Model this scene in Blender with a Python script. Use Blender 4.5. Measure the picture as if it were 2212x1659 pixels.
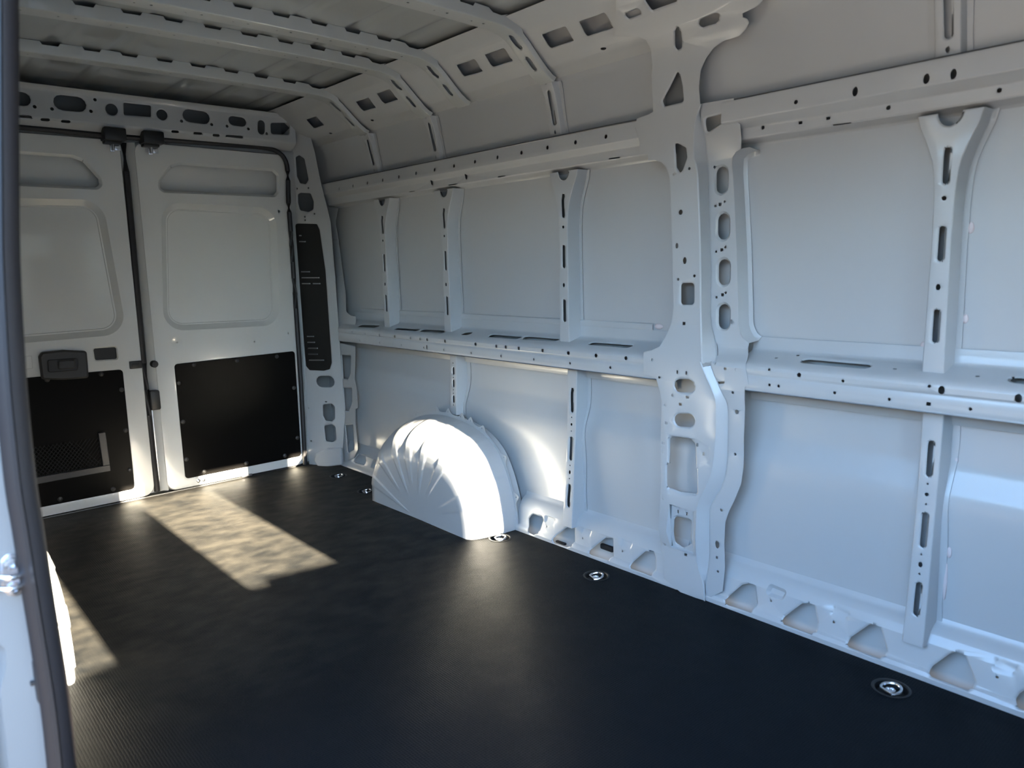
import bpy, bmesh, math, random
import numpy as np
from mathutils import Vector, Matrix
from mathutils.geometry import delaunay_2d_cdt

random.seed(4)
scene = bpy.context.scene
for o in list(bpy.data.objects):
    bpy.data.objects.remove(o, do_unlink=True)
COL = scene.collection

# ------------------------------------------------------------------ camera
# x = along the van towards the cab, y = across (left wall at 0), z = up
IW, IH = 2212.0, 1659.0
CAM = np.array([3.8, -1.9369, 1.0707]); YAW, PIT, ROL, FPX = 2.4199, -0.157, -0.023, 1610.6


def cam_axes():
    cy, sy, cp, sp = math.cos(YAW), math.sin(YAW), math.cos(PIT), math.sin(PIT)
    f = np.array([cy * cp, sy * cp, sp]); r = np.array([sy, -cy, 0.0]); u = np.cross(r, f)
    cr, sr = math.cos(ROL), math.sin(ROL)
    return r * cr + u * sr, u * cr - r * sr, f


RT, UP, FW = cam_axes()
cd = bpy.data.cameras.new('camera'); cam = bpy.data.objects.new('camera', cd); COL.objects.link(cam)
cd.sensor_width = 36.0; cd.sensor_fit = 'HORIZONTAL'; cd.lens = FPX / IW * 36.0
cd.clip_start = 0.05; cd.clip_end = 200
cam.matrix_world = Matrix(((RT[0], UP[0], -FW[0], CAM[0]), (RT[1], UP[1], -FW[1], CAM[1]),
                           (RT[2], UP[2], -FW[2], CAM[2]), (0, 0, 0, 1)))
cd.dof.use_dof = True; cd.dof.focus_distance = 3.0; cd.dof.aperture_fstop = 3.2
scene.camera = cam

# ------------------------------------------------------------------ light
scene.view_settings.view_transform = 'Standard'; scene.view_settings.look = 'None'
scene.view_settings.gamma = 1.0; scene.view_settings.use_curve_mapping = False
scene.view_settings.exposure = 1.36
world = bpy.data.worlds.new('sky'); scene.world = world; world.use_nodes = True
wn = world.node_tree; bgn = wn.nodes['Background']
sky = wn.nodes.new('ShaderNodeTexSky'); sky.sky_type = 'NISHITA'; sky.sun_disc = False
SUN_EL = math.radians(17.0)
sky.sun_elevation = SUN_EL; sky.sun_rotation = math.radians(90)
sky.air_density = 1.0; sky.dust_density = 0.3; sky.ozone_density = 2.5
wn.links.new(sky.outputs[0], bgn.inputs[0]); bgn.inputs[1].default_value = 1.56
sl = bpy.data.lights.new('sun', 'SUN'); sun = bpy.data.objects.new('sun', sl); COL.objects.link(sun)
sl.energy = 54; sl.angle = math.radians(0.53); sl.color = (1.0, 0.88, 0.68)
sd = Vector((-math.cos(SUN_EL), 0.0, -math.sin(SUN_EL)))          # the way the light travels
sun.rotation_euler = sd.to_track_quat('-Z', 'Y').to_euler(); sun.location = (8, -0.9, 4)


# ------------------------------------------------------------------ materials
def mat(name, col, rough=0.5, metal=0.0, coat=0.0, spec=0.5):
    m = bpy.data.materials.new(name); m.use_nodes = True
    b = m.node_tree.nodes['Principled BSDF']
    b.inputs['Base Color'].default_value = (*col, 1); b.inputs['Roughness'].default_value = rough
    b.inputs['Metallic'].default_value = metal; b.inputs['Coat Weight'].default_value = coat
    b.inputs['Coat Roughness'].default_value = 0.12 if coat < 0.8 else 0.06; b.inputs['Specular IOR Level'].default_value = spec
    return m


def nd(m, t): return m.node_tree.nodes.new(t)


def lk(m, a, b): m.node_tree.links.new(a, b)


def noise_bump(m, scale, strength, dist=0.001, detail=3):
    tc = nd(m, 'ShaderNodeTexCoord'); n = nd(m, 'ShaderNodeTexNoise'); bp_ = nd(m, 'ShaderNodeBump')
    n.inputs['Scale'].default_value = scale; n.inputs['Detail'].default_value = detail
    bp_.inputs['Strength'].default_value = strength; bp_.inputs['Distance'].default_value = dist
    lk(m, tc.outputs['Object'], n.inputs['Vector']); lk(m, n.outputs['Fac'], bp_.inputs['Height'])
    lk(m, bp_.outputs['Normal'], m.node_tree.nodes['Principled BSDF'].inputs['Normal'])


M = {}
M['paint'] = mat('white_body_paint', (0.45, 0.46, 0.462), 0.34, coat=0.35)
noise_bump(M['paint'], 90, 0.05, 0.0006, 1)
M['paint_lit'] = mat('white_paint_lit', (0.66, 0.66, 0.63), 0.26, coat=0.9)  # same white paint, lightened to stand for the brighter light on the doors
noise_bump(M['paint_lit'], 6, 0.05, 0.01, 1)
M['roof'] = mat('white_paint_shaded', (0.33, 0.345, 0.335), 0.3, coat=0.9)  # same white paint, darkened for the dimmer light under the roof
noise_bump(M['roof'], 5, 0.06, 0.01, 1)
M['bow'] = mat('white_bow_paint', (0.43, 0.445, 0.435), 0.32, coat=0.6)
M['panel'] = mat('black_hardboard', (0.006, 0.0055, 0.005), 0.36, spec=0.15)
noise_bump(M['panel'], 400, 0.15, 0.0005)
M['panel'].node_tree.nodes['Principled BSDF'].inputs['IOR'].default_value = 1.25
M['plastic'] = mat('black_plastic', (0.012, 0.012, 0.012), 0.45)
M['rubber'] = mat('black_rubber', (0.013, 0.012, 0.013), 0.5)
M['sealrubber'] = mat('worn_seal_rubber', (0.016, 0.014, 0.015), 0.5, spec=0.3)
M['grey'] = mat('dark_grey_plastic', (0.035, 0.034, 0.033), 0.4)
M['chrome'] = mat('zinc_steel', (0.72, 0.72, 0.74), 0.22, metal=1.0)
M['steel'] = mat('dull_steel', (0.42, 0.42, 0.44), 0.4, metal=1.0)
M['sealant'] = mat('pinkish_sealant', (0.62, 0.53, 0.52), 0.5)
M['net'] = mat('black_net', (0.012, 0.012, 0.012), 0.8)
M['seat'] = mat('grey_seat_fabric', (0.06, 0.06, 0.065), 0.9)
M['primer_shade'] = mat('cavity_primer_shade', (0.16, 0.165, 0.165), 0.6)  # cavity primer, also kept dark to deepen the shade inside the holes
M['yard'] = mat('brown_blocker', (0.14, 0.115, 0.085), 0.9)  # for the added walls that block low sky
M['asphalt'] = mat('asphalt', (0.13, 0.098, 0.07), 0.9)
noise_bump(M['asphalt'], 60, 0.4, 0.01)


def floor_material():
    m = mat('dark_antislip_board', (0.02, 0.021, 0.023), 0.5, spec=0.13)
    b = m.node_tree.nodes['Principled BSDF']
    b.inputs['IOR'].default_value = 1.33
    tc = nd(m, 'ShaderNodeTexCoord')
    # moulded honeycomb grain
    vo = nd(m, 'ShaderNodeTexVoronoi'); vo.feature = 'DISTANCE_TO_EDGE'; vo.inputs['Scale'].default_value = 150
    vo.inputs['Randomness'].default_value = 0.25
    lk(m, tc.outputs['Object'], vo.inputs['Vector'])
    r = nd(m, 'ShaderNodeValToRGB'); r.color_ramp.elements[0].position = 0.0; r.color_ramp.elements[1].position = 0.22
    lk(m, vo.outputs['Distance'], r.inputs['Fac'])
    bu = nd(m, 'ShaderNodeBump'); bu.inputs['Strength'].default_value = 0.35; bu.inputs['Distance'].default_value = 0.0018
    lk(m, r.outputs['Color'], bu.inputs['Height']); lk(m, bu.outputs['Normal'], b.inputs['Normal'])
    # dust trodden in, lighter towards the rear to help brighten the sunlit stretch
    n1 = nd(m, 'ShaderNodeTexNoise'); n1.inputs['Scale'].default_value = 7; n1.inputs['Detail'].default_value = 9
    n1.inputs['Roughness'].default_value = 0.7; n1.inputs['Distortion'].default_value = 0.3
    lk(m, tc.outputs['Object'], n1.inputs['Vector'])
    mp = nd(m, 'ShaderNodeMapping'); mp.inputs['Scale'].default_value = (9, 5, 1); lk(m, tc.outputs['Object'], mp.inputs['Vector'])
    n2 = nd(m, 'ShaderNodeTexNoise'); n2.inputs['Scale'].default_value = 2.2; n2.inputs['Detail'].default_value = 7
    lk(m, mp.outputs[0], n2.inputs['Vector'])
    sx = nd(m, 'ShaderNodeSeparateXYZ'); lk(m, tc.outputs['Object'], sx.inputs[0])
    g = nd(m, 'ShaderNodeMapRange'); g.inputs['From Min'].default_value = 2.2; g.inputs['From Max'].default_value = 0.9
    g.inputs['To Min'].default_value = 0.12; g.inputs['To Max'].default_value = 1.0; lk(m, sx.outputs['X'], g.inputs['Value'])
    mu = nd(m, 'ShaderNodeMath'); mu.operation = 'MULTIPLY'; lk(m, n1.outputs['Fac'], mu.inputs[0]); lk(m, g.outputs[0], mu.inputs[1])
    mv = nd(m, 'ShaderNodeMath'); mv.operation = 'MULTIPLY'; lk(m, mu.outputs[0], mv.inputs[0]); lk(m, n2.outputs['Fac'], mv.inputs[1])
    cr = nd(m, 'ShaderNodeValToRGB')
    cr.color_ramp.elements[0].position = 0.05; cr.color_ramp.elements[0].color = (0.0055, 0.0075, 0.0098, 1)
    cr.color_ramp.elements[1].position = 0.36; cr.color_ramp.elements[1].color = (0.060, 0.055, 0.046, 1)
    lk(m, mv.outputs[0], cr.inputs['Fac']); lk(m, cr.outputs['Color'], b.inputs['Base Color'])
    rr = nd(m, 'ShaderNodeMapRange'); rr.inputs['To Min'].default_value = 0.38; rr.inputs['To Max'].default_value = 0.62
    lk(m, n1.outputs['Fac'], rr.inputs['Value']); lk(m, rr.outputs[0], b.inputs['Roughness'])
    return m


M['floor'] = floor_material()


# ------------------------------------------------------------------ geometry helpers
def ray(p):
    d = RT * ((p[0] - IW / 2) / FPX) - UP * ((p[1] - IH / 2) / FPX) + FW
    return d


class Ext:
    """a sheet-metal surface: a profile drawn in two axes and drawn out along the third (u)"""
    def __init__(s, pts, axis='x'):
        s.p = np.array(pts, float); s.axis = axis
        s.L = np.concatenate([[0], np.cumsum(np.linalg.norm(np.diff(s.p, axis=0), axis=1))])
        s.ia, s.iu = (1, 0) if axis == 'x' else (0, 1)

    def uv(s, px):
        """the point of this surface seen at a photograph position"""
        d = ray(px); best = None
        for i in range(len(s.p) - 1):
            a, b = s.p[i], s.p[i + 1]; e = b - a
            A = np.array([[e[0], -d[s.ia]], [e[1], -d[2]]]); r = np.array([CAM[s.ia] - a[0], CAM[2] - a[1]])
            if abs(np.linalg.det(A)) < 1e-9: continue
            k, t = np.linalg.solve(A, r)
            if t <= 0: continue
            over = max(0, -k, k - 1) * np.linalg.norm(e)
            u = CAM[s.iu] + t * d[s.iu]
            key = (round(over, 4), t)
            if best is None or key < best[0]: best = (key, (u, s.L[i] + k * np.linalg.norm(e)))
        return best[1]

    def v_at(s, z):
        """arc length where the profile has height z"""
        for i in range(len(s.p) - 1):
            a, b = s.p[i][1], s.p[i + 1][1]
            if (a - z) * (b - z) <= 0 and a != b:
                return s.L[i] + (z - a) / (b - a) * (s.L[i + 1] - s.L[i])
        return s.L[0] if abs(s.p[0][1] - z) < abs(s.p[-1][1] - z) else s.L[-1]

    def xyz(s, u, v, d=0.0):
        i = int(np.clip(np.searchsorted(s.L, v) - 1, 0, len(s.p) - 2))
        e = (s.p[i + 1] - s.p[i]) / (s.L[i + 1] - s.L[i]); q = s.p[i] + e * (v - s.L[i])
        n = np.array([-e[1], e[0]])            # towards the outside for a profile that runs upwards/downwards
        ref = np.array([-0.9, 0.9]) if s.axis == 'x' else np.array([2.0, 0.9])
        if np.dot(n, q - ref) < 0: n = -n      # d > 0 = away from the cargo space
        q = q + n * d
        return (u, q[0], q[1]) if s.axis == 'x' else (q[0], u, q[1])

    def folds(s): return list(s.L[1:-1])


class Plane:
    def __init__(s, o, U, V=(0, 0, 1)):
        s.o = np.array(o, float); s.U = np.array(U, float); s.U /= np.linalg.norm(s.U)
        s.V = np.array(V, float); s.V /= np.linalg.norm(s.V); s.N = np.cross(s.U, s.V)
        if np.dot(s.N, CAM - s.o) > 0: s.N = -s.N

    def uv(s, px):
        d = ray(px); t = np.dot(s.o - CAM, s.N) / np.dot(d, s.N); q = CAM + t * d - s.o
        return (float(np.dot(q, s.U)), float(np.dot(q, s.V)))

    def xyz(s, u, v, d=0.0): return tuple(s.o + s.U * u + s.V * v + s.N * d)

    def v_at(s, z): return z

    def folds(s): return []


def Z(ox, oy, k):
    """a window of the photograph that was measured at a magnification"""
    return lambda *pts: [(ox + x / k, oy + y / k) for x, y in pts]


A1 = Z(0, 0, 2.962); A2 = Z(640, 0, 3.687); A3 = Z(1140, 0, 3.687); A4 = Z(1612, 0, 3.687)
B1 = Z(0, 500, 2.962); B2 = Z(640, 350, 3.687); B3 = Z(1140, 350, 3.687); B4 = Z(1612, 400, 3.687)
C1 = Z(640, 780, 3.687); C2 = Z(1140, 780, 3.0167); C3 = Z(1612, 800, 3.687); C4 = Z(1612, 1200, 3.615)
C5 = Z(0, 1050, 2.724); C6 = Z(200, 950, 3.687)
PX = Z(0, 0, 1.0)


def area(p): return 0.5 * sum(p[i][0] * p[(i + 1) % len(p)][1] - p[(i + 1) % len(p)][0] * p[i][1] for i in range(len(p)))


def ccw(p): return list(p) if area(p) > 0 else list(reversed(p))


def inside(pt, poly):
    x, y = pt; c = False; n = len(poly); j = n - 1
    for i in range(n):
        xi, yi = poly[i]; xj, yj = poly[j]
        if (yi > y) != (yj > y) and x < (xj - xi) * (y - yi) / (yj - yi) + xi: c = not c
        j = i
    return c


def rounded(p, r, n=4):
    p = ccw(p); out = []; m = len(p)
    for i in range(m):
        a, b, c = (np.array(p[(i - 1) % m]), np.array(p[i]), np.array(p[(i + 1) % m]))
        e1, e2 = a - b, c - b; l1, l2 = np.linalg.norm(e1), np.linalg.norm(e2)
        if l1 < 1e-6 or l2 < 1e-6: continue
        e1 /= l1; e2 /= l2
        ang = math.acos(float(np.clip(np.dot(e1, e2), -1, 1)))
        if ang > 2.95 or r <= 0: out.append(tuple(b)); continue
        d = min(r / math.tan(ang / 2), 0.45 * l1, 0.45 * l2); rr = d * math.tan(ang / 2)
        ctr = b + (e1 + e2) / np.linalg.norm(e1 + e2) * rr / math.sin(ang / 2)
        s, e = b + e1 * d, b + e2 * d
        a0 = math.atan2(*(s - ctr)[::-1]); a1 = math.atan2(*(e - ctr)[::-1]); da = (a1 - a0 + math.pi) % (2 * math.pi) - math.pi
        for k in range(n + 1):
            t = a0 + da * k / n; out.append((ctr[0] + rr * math.cos(t), ctr[1] + rr * math.sin(t)))
    return out


def smooth_line(p, n=4, closed=False):
    """Catmull-Rom through the points"""
    p = [np.array(q, float) for q in p]; m = len(p); out = []
    for i in range(m if closed else m - 1):
        p0 = p[(i - 1) % m] if closed or i > 0 else p[i]; p1 = p[i]; p2 = p[(i + 1) % m]
        p3 = p[(i + 2) % m] if closed or i + 2 < m else p2
        for k in range(n):
            t = k / n
            out.append(tuple(0.5 * (2 * p1 + (p2 - p0) * t + (2 * p0 - 5 * p1 + 4 * p2 - p3) * t * t + (3 * p1 - p0 - 3 * p2 + p3) * t ** 3)))
    if not closed: out.append(tuple(p[-1]))
    return out


def offset(p, d):
    """offset a CCW loop outwards"""
    p = ccw(p); m = len(p); out = []
    for i in range(m):
        a, b, c = np.array(p[i - 1]), np.array(p[i]), np.array(p[(i + 1) % m])
        e1, e2 = b - a, c - b
        e1 /= max(np.linalg.norm(e1), 1e-9); e2 /= max(np.linalg.norm(e2), 1e-9)
        n1 = np.array([e1[1], -e1[0]]); n2 = np.array([e2[1], -e2[0]]); n = n1 + n2
        l = np.linalg.norm(n); n = n / l if l > 1e-6 else n1
        out.append(tuple(b + n * d / max(0.5, float(np.dot(n, n1)))))
    return out


def circ(c, r, r2=None, n=14):
    r2 = r2 or r
    return [(c[0] + r * math.cos(2 * math.pi * k / n), c[1] + r2 * math.sin(2 * math.pi * k / n)) for k in range(n)]


def slot(a, b, w, n=6):
    """obround between two extreme points in uv, width w"""
    a, b = np.array(a, float), np.array(b, float); e = b - a; l = np.linalg.norm(e); e /= l
    a = a + e * w / 2; b = b - e * w / 2; t0 = math.atan2(e[1], e[0]); out = []
    for k in range(n + 1):
        t = t0 - math.pi / 2 + math.pi * k / n; out.append((b[0] + w / 2 * math.cos(t), b[1] + w / 2 * math.sin(t)))
    for k in range(n + 1):
        t = t0 + math.pi / 2 + math.pi * k / n; out.append((a[0] + w / 2 * math.cos(t), a[1] + w / 2 * math.sin(t)))
    return out


class MB:
    def __init__(s): s.v = []; s.f = []

    def add(s, vs, fs):
        o = len(s.v); s.v += [tuple(map(float, q)) for q in vs]; s.f += [tuple(o + i for i in f) for f in fs]

    def loft(s, lines, closed=False):
        n = len(lines[0]); vs = [q for l in lines for q in l]; fs = []
        for i in range(len(lines) - 1):
            for j in range(n if closed else n - 1):
                k = (j + 1) % n
                fs.append((i * n + j, i * n + k, (i + 1) * n + k, (i + 1) * n + j))
        s.add(vs, fs)

    def box(s, lo, hi, bev=0.0, mtx=None):
        x0, y0, z0 = lo; x1, y1, z1 = hi; b = bm = bmesh.new()
        bmesh.ops.create_cube(bm, size=1)
        for v in bm.verts:
            v.co = Vector(((x0 + x1) / 2 + v.co.x * (x1 - x0), (y0 + y1) / 2 + v.co.y * (y1 - y0), (z0 + z1) / 2 + v.co.z * (z1 - z0)))
        if bev > 0: bmesh.ops.bevel(bm, geom=bm.edges[:], offset=bev, segments=2, affect='EDGES', profile=0.5)
        if mtx is not None: bmesh.ops.transform(bm, matrix=mtx, verts=bm.verts)
        bm.verts.index_update(); s.add([v.co for v in bm.verts], [[v.index for v in f.verts] for f in bm.faces]); bm.free()

    def tube(s, path, r, n=10, squash=1.0, cap=True, up=(0, 0, 1)):
        path = [np.array(p, float) for p in path]; rings = []
        for i, p in enumerate(path):
            t = path[min(i + 1, len(path) - 1)] - path[max(i - 1, 0)]; t /= np.linalg.norm(t)
            a = np.cross(t, np.array(up, float))
            if np.linalg.norm(a) < 1e-3: a = np.cross(t, np.array([1.0, 0.1, 0]))
            a /= np.linalg.norm(a); b = np.cross(t, a); rr = r[i] if hasattr(r, '__len__') else r
            rings.append([tuple(p + a * rr * math.cos(2 * math.pi * k / n) + b * rr * squash * math.sin(2 * math.pi * k / n)) for k in range(n)])
        o = len(s.v); s.loft(rings, True)
        if cap: s.f += [tuple(o + k for k in range(n)), tuple(o + (len(path) - 1) * n + k for k in reversed(range(n)))]

    def lathe(s, prof, c, n=20, axis=(0, 0, 1)):
        """profile [(r, h)] turned about an axis through c"""
        w = np.array(axis, float); w /= np.linalg.norm(w)
        a = np.cross(w, np.array([0.3, 1, 0.2])); a /= np.linalg.norm(a); b = np.cross(w, a)
        rings = [[tuple(np.array(c) + w * h + (a * math.cos(2 * math.pi * k / n) + b * math.sin(2 * math.pi * k / n)) * max(r, 1e-5)) for k in range(n)] for r, h in prof]
        s.loft(rings, True)

    def ellipsoid(s, c, r, nu=10, nv=6):
        rings = []
        for i in range(nv + 1):
            t = math.pi * i / nv
            rings.append([(c[0] + r[0] * max(math.sin(t), 1e-3) * math.cos(2 * math.pi * k / nu), c[1] + r[1] * max(math.sin(t), 1e-3) * math.sin(2 * math.pi * k / nu), c[2] + r[2] * math.cos(t)) for k in range(nu)])
        s.loft(rings, True)

    def sheet(s, S, outer, holes=(), emboss=(), rim=(0.006, 0.004), grid=None, depth=None, lines=()):
        """pressed sheet: outline and holes in uv; holes = (loop, rim?) ; emboss = (loop, slope width, depth)"""
        outer = ccw(outer); V = []; E = []; key = {}

        def loop(l, close=True):
            o = len(V); V.extend(l); m = len(l)
            E.extend((o + i, o + (i + 1) % m) for i in range(m if close else m - 1))
        loop(outer); HL = []
        dep = {}
        rk = lambda q: (round(q[0], 5), round(q[1], 5))
        for h in holes:
            l, rm = (h[0], h[1]) if isinstance(h, tuple) and len(h) == 2 and hasattr(h[0], '__len__') and not np.isscalar(h[0][0]) else (h, None)
            l = ccw(l); HL.append(l); loop(l)
            if rm is None: rm = rim if abs(area(l)) > 5e-4 else None
            if rm:
                lo = offset(l, rm[0]); loop(lo)
                for q in l: dep[rk(q)] = rm[1]
        EM = []
        for l, w, d in emboss:
            l = ccw(l); loop(l); li = offset(l, -w); loop(li); EM.append((offset(l, -w * 0.97), d))
        us = [q[0] for q in outer]; vs = [q[1] for q in outer]; u0, u1, v0, v1 = min(us), max(us), min(vs), max(vs)
        for fv in S.folds():
            if v0 < fv < v1: loop([(u0 - 0.01, fv), (u1 + 0.01, fv)], False)
        for l in lines: loop(l, False)
        if grid:
            nu, nv = max(1, int((u1 - u0) / grid[0])), max(1, int((v1 - v0) / grid[1]))
            for i in range(nu + 1):
                for j in range(nv + 1):
                    q = (u0 + (u1 - u0) * (i + 0.013) / (nu + 0.02), v0 + (v1 - v0) * (j + 0.017) / (nv + 0.03))
                    if inside(q, outer): V.append(q)
        ov, oe, of, _, _, _ = delaunay_2d_cdt([Vector(q) for q in V], E, [], 0, 1e-6)
        fs = []
        for f in of:
            c = (sum(ov[i].x for i in f) / len(f), sum(ov[i].y for i in f) / len(f))
            if inside(c, outer) and not any(inside(c, h) for h in HL): fs.append(tuple(f))
        P = []
        for q in ov:
            d = dep.get(rk(q), 0.0)
            for l, dd in EM:
                if inside((q.x, q.y), l): d += dd
            if depth: d += depth(q.x, q.y)
            P.append(S.xyz(q.x, q.y, d))
        used = sorted({i for f in fs for i in f}); ix = {i: k for k, i in enumerate(used)}
        pts = [P[i] for i in used]; fs = [tuple(ix[i] for i in f) for f in fs]
        # face the cargo space
        out = []
        for f in fs:
            a, b, c = (np.array(pts[i]) for i in f[:3]); n = np.cross(b - a, c - a)
            out.append(f if np.dot(n, np.array([2.0, -0.9, 0.9]) - a) > 0 else tuple(reversed(f)))
        s.add(pts, out)

    def build(s, name, m, parent=None, thick=0.0, angle=35, smooth=True):
        me = bpy.data.meshes.new(name); me.from_pydata(s.v, [], s.f); me.validate(); me.update()
        me.materials.append(m)
        if smooth:
            me.shade_smooth(); me.set_sharp_from_angle(angle=math.radians(angle))
        o = bpy.data.objects.new(name, me); COL.objects.link(o)
        if parent: o.parent = parent
        if thick:
            md = o.modifiers.new('gauge', 'SOLIDIFY'); md.thickness = thick; md.offset = -1
            if m.name == 'white_body_paint':
                me.materials.append(M['primer_shade']); md.material_offset = 1; md.material_offset_rim = 0
            wnm = o.modifiers.new('flats', 'WEIGHTED_NORMAL'); wnm.mode = 'FACE_AREA'; wnm.weight = 50; wnm.keep_sharp = True; wnm.thresh = 0.01
        return o


def recalc(o):
    bm = bmesh.new(); bm.from_mesh(o.data); bmesh.ops.recalc_face_normals(bm, faces=bm.faces); bm.to_mesh(o.data); bm.free()


def tag(o, label=None, cat=None, group=None, kind=None):
    if label: o['label'] = label
    if cat: o['category'] = cat
    if group: o['group'] = group
    if kind: o['kind'] = kind
    return o


def empty(name, loc=(0, 0, 0)):
    o = bpy.data.objects.new(name, None); COL.objects.link(o); o.location = loc; o.empty_display_size = 0.1
    return o


def UV(S, pts): return [S.uv(p) for p in pts]
def poly(S, pts, r=0.0, n=4): return rounded(UV(S, pts), r, n)
def dot(S, p, r, r2=None, n=12): k = 1.35 if r < 0.007 else 1.0; return circ(S.uv(p), r * k, (r2 or r) * k, n)
def dots(S, pts, r, r2=None): return [dot(S, p, r, r2, 10) for p in pts]
def sq(S, p, w, h):
    u, v = S.uv(p); return [(u - w / 2, v - h / 2), (u + w / 2, v - h / 2), (u + w / 2, v + h / 2), (u - w / 2, v + h / 2)]
def slotp(S, a, b, w): return slot(S.uv(a), S.uv(b), w)

# ================================================================== the setting
PAINT, T = M['paint'], 0.002
SKIN = Ext([(0.075, -0.12), (0.07, 0.1), (0.062, 0.42), (0.065, 0.470), (0.074, 0.49), (0.088, 0.535), (0.093, 0.56), (0.094, 0.9), (0.088, 1.36),
            (0.066, 1.50), (0.058, 1.53), (0.025, 1.69), (0.0, 1.755), (-0.04, 1.81), (-0.1, 1.86), (-0.17, 1.888)])


def rect(S, x0, x1, v0, v1): return [(x0, v0), (x1, v0), (x1, v1), (x0, v1)]


# ---- floor with the round pockets of the lashing rings
FL = Plane((0, 0, 0), (1, 0, 0), (0, 1, 0))
RINGS = [FL.uv(p) for p in [(731, 1028), (804, 1056), (1080, 1162), (1288, 1244), (1925, 1487)]]
RINGS[1] = (0.68, -0.155)
mb = MB()
mb.sheet(FL, [(-0.03, 0.0), (-0.03, -1.8), (4.0, -1.8), (4.0, 0.0)], [(circ(c, 0.043, n=24), None) for c in RINGS if True], rim=None)
floor = mb.build('floor', M['floor'], thick=0.008)
tag(floor, 'dark grey antislip cargo floor board of the van', 'floor', kind='structure')

# ---- outer skin of the left side
mb = MB()
mb.sheet(SKIN, rect(SKIN, -0.12, 4.0, 0, SKIN.L[-1]), grid=(0.25, 10))
wall = mb.build('wall_left', PAINT, thick=T, angle=50)
tag(wall, 'white painted outer skin of the van side wall opposite the doorway', 'wall', kind='structure')

# ---- upper rail, behind and ahead of the big pillar
UR = Ext([(0.0615, 1.506), (0.012, 1.522), (0.002, 1.518), (0.0, 1.512), (-0.003, 1.464), (0.0, 1.460), (0.026, 1.446), (0.03, 1.441), (0.032, 1.416), (0.036, 1.411),
          (0.07, 1.405), (0.081, 1.402), (0.085, 1.385)])
h = []
hp = A2((342, 1505), (452, 1482), (566, 1459), (688, 1435), (817, 1409), (954, 1381), (1101, 1353), (1256, 1322), (1423, 1288), (1602, 1254), (1793, 1217), (2000, 1176)) + A3((380, 1134), (622, 1088))
h += dots(UR, hp, 0.005, 0.0055)
for p in A2((225, 1622), (1080, 1452), (1354, 1404)): h.append(dot(UR, p, 0.006, 0.009))
for a, b in zip(A2((395, 1614), (900, 1528), (1212, 1476), (1605, 1410)), A2((430, 1610), (945, 1521), (1280, 1464), (1665, 1400))): h.append(slotp(UR, a, b, 0.005))
h.append(slotp(UR, *A3((645, 1266), (735, 1254)), 0.005))
mb = MB(); mb.sheet(UR, rect(UR, 0.12, 2.30, 0, UR.L[-1]), h)
mb.build('upper_rail', PAINT, wall, T)
h = dots(UR, A4((395, 813), (132, 1016), (1132, 858), (2015, 720)), 0.0042)
for p in A4((867, 730), (1434, 628), (1650, 590)): h.append(dot(UR, p, 0.0052, 0.0088))
for p in A4((432, 977), (652, 942)): h.append(sq(UR, p, 0.011, 0.008))
h.append(slotp(UR, *A4((690, 998), (838, 980)), 0.005))
mb = MB(); mb.sheet(UR, rect(UR, 2.535, 4.0, 0, UR.L[-1]), h)
mb.build('upper_rail', PAINT, wall, T)

# ---- waist rail with its ledge
MR = Ext([(0.088, 0.845), (0.086, 0.812), (0.078, 0.803), (-0.004, 0.779), (-0.016, 0.772), (-0.02, 0.762), (-0.02, 0.748), (-0.015, 0.742), (-0.02, 0.737), (-0.02, 0.704),
          (-0.014, 0.697), (0.066, 0.684), (0.078, 0.680), (0.083, 0.655)])
h = [poly(MR, B2(*q), 0.008) for q in [((510, 1293), (655, 1298), (640, 1316), (495, 1308)), ((800, 1318), (980, 1330), (960, 1342), (788, 1328)),
     ((1005, 1328), (1190, 1340), (1175, 1360), (988, 1345)), ((1340, 1355), (1395, 1352), (1375, 1373), (1325, 1370)),
     ((1550, 1370), (1790, 1388), (1765, 1405), (1535, 1388)), ((1820, 1385), (2085, 1405), (2075, 1420), (1808, 1408))]]
h.append(poly(MR, B3((510, 1432), (835, 1455), (800, 1473), (497, 1448)), 0.008))
h = [offset(q, 0.004) for q in h]
h += dots(MR, B2((445, 1358), (551, 1370), (663, 1380), (783, 1391), (909, 1404), (986, 1411), (1042, 1416), (1185, 1428), (1427, 1451), (1593, 1468), (1668, 1474), (1771, 1484), (1961, 1501), (2166, 1521)) + B3((323, 1521), (543, 1541), (781, 1562)), 0.0052)
h += dots(MR, B2((507, 1422), (665, 1439), (838, 1458), (1015, 1478), (1176, 1496), (1393, 1520), (1630, 1545), (1892, 1573)) + B3((49, 1573), (337, 1603), (658, 1637)), 0.0036)
h.append(dot(MR, B2((1040, 1475))[0], 0.004, 0.008))
mb = MB(); mb.sheet(MR, rect(MR, 0.24, 2.335, 0, MR.L[-1]), h)
mb.build('waist_rail', PAINT, wall, T)
h = [slotp(MR, *B4((445, 1392), (988, 1440)), 0.032), slotp(MR, *B4((2100, 1538), (2560, 1590)), 0.034)]
h += [sq(MR, B4((410, 1356))[0], 0.009, 0.008)] + dots(MR, B4((240, 1375), (1183, 1462), (1842, 1521)), 0.004, 0.003)
h += dots(MR, B4((182, 1469), (769, 1559), (1457, 1601)), 0.0032) + [dot(MR, B4((420, 1512))[0], 0.0048)]
h += [dot(MR, p, 0.0056, 0.0085) for p in C3((1554, 160), (2166, 225))]
h += [sq(MR, C3((184, 117))[0], 0.008, 0.007), sq(MR, C3((1451, 268))[0], 0.0105, 0.009)] + dots(MR, C3((257, 125), (704, 179), (1139, 231), (1785, 308)), 0.0032)
mb = MB(); mb.sheet(MR, rect(MR, 2.605, 4.0, 0, MR.L[-1]), h)
mb.build('waist_rail', PAINT, wall, T)

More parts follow.
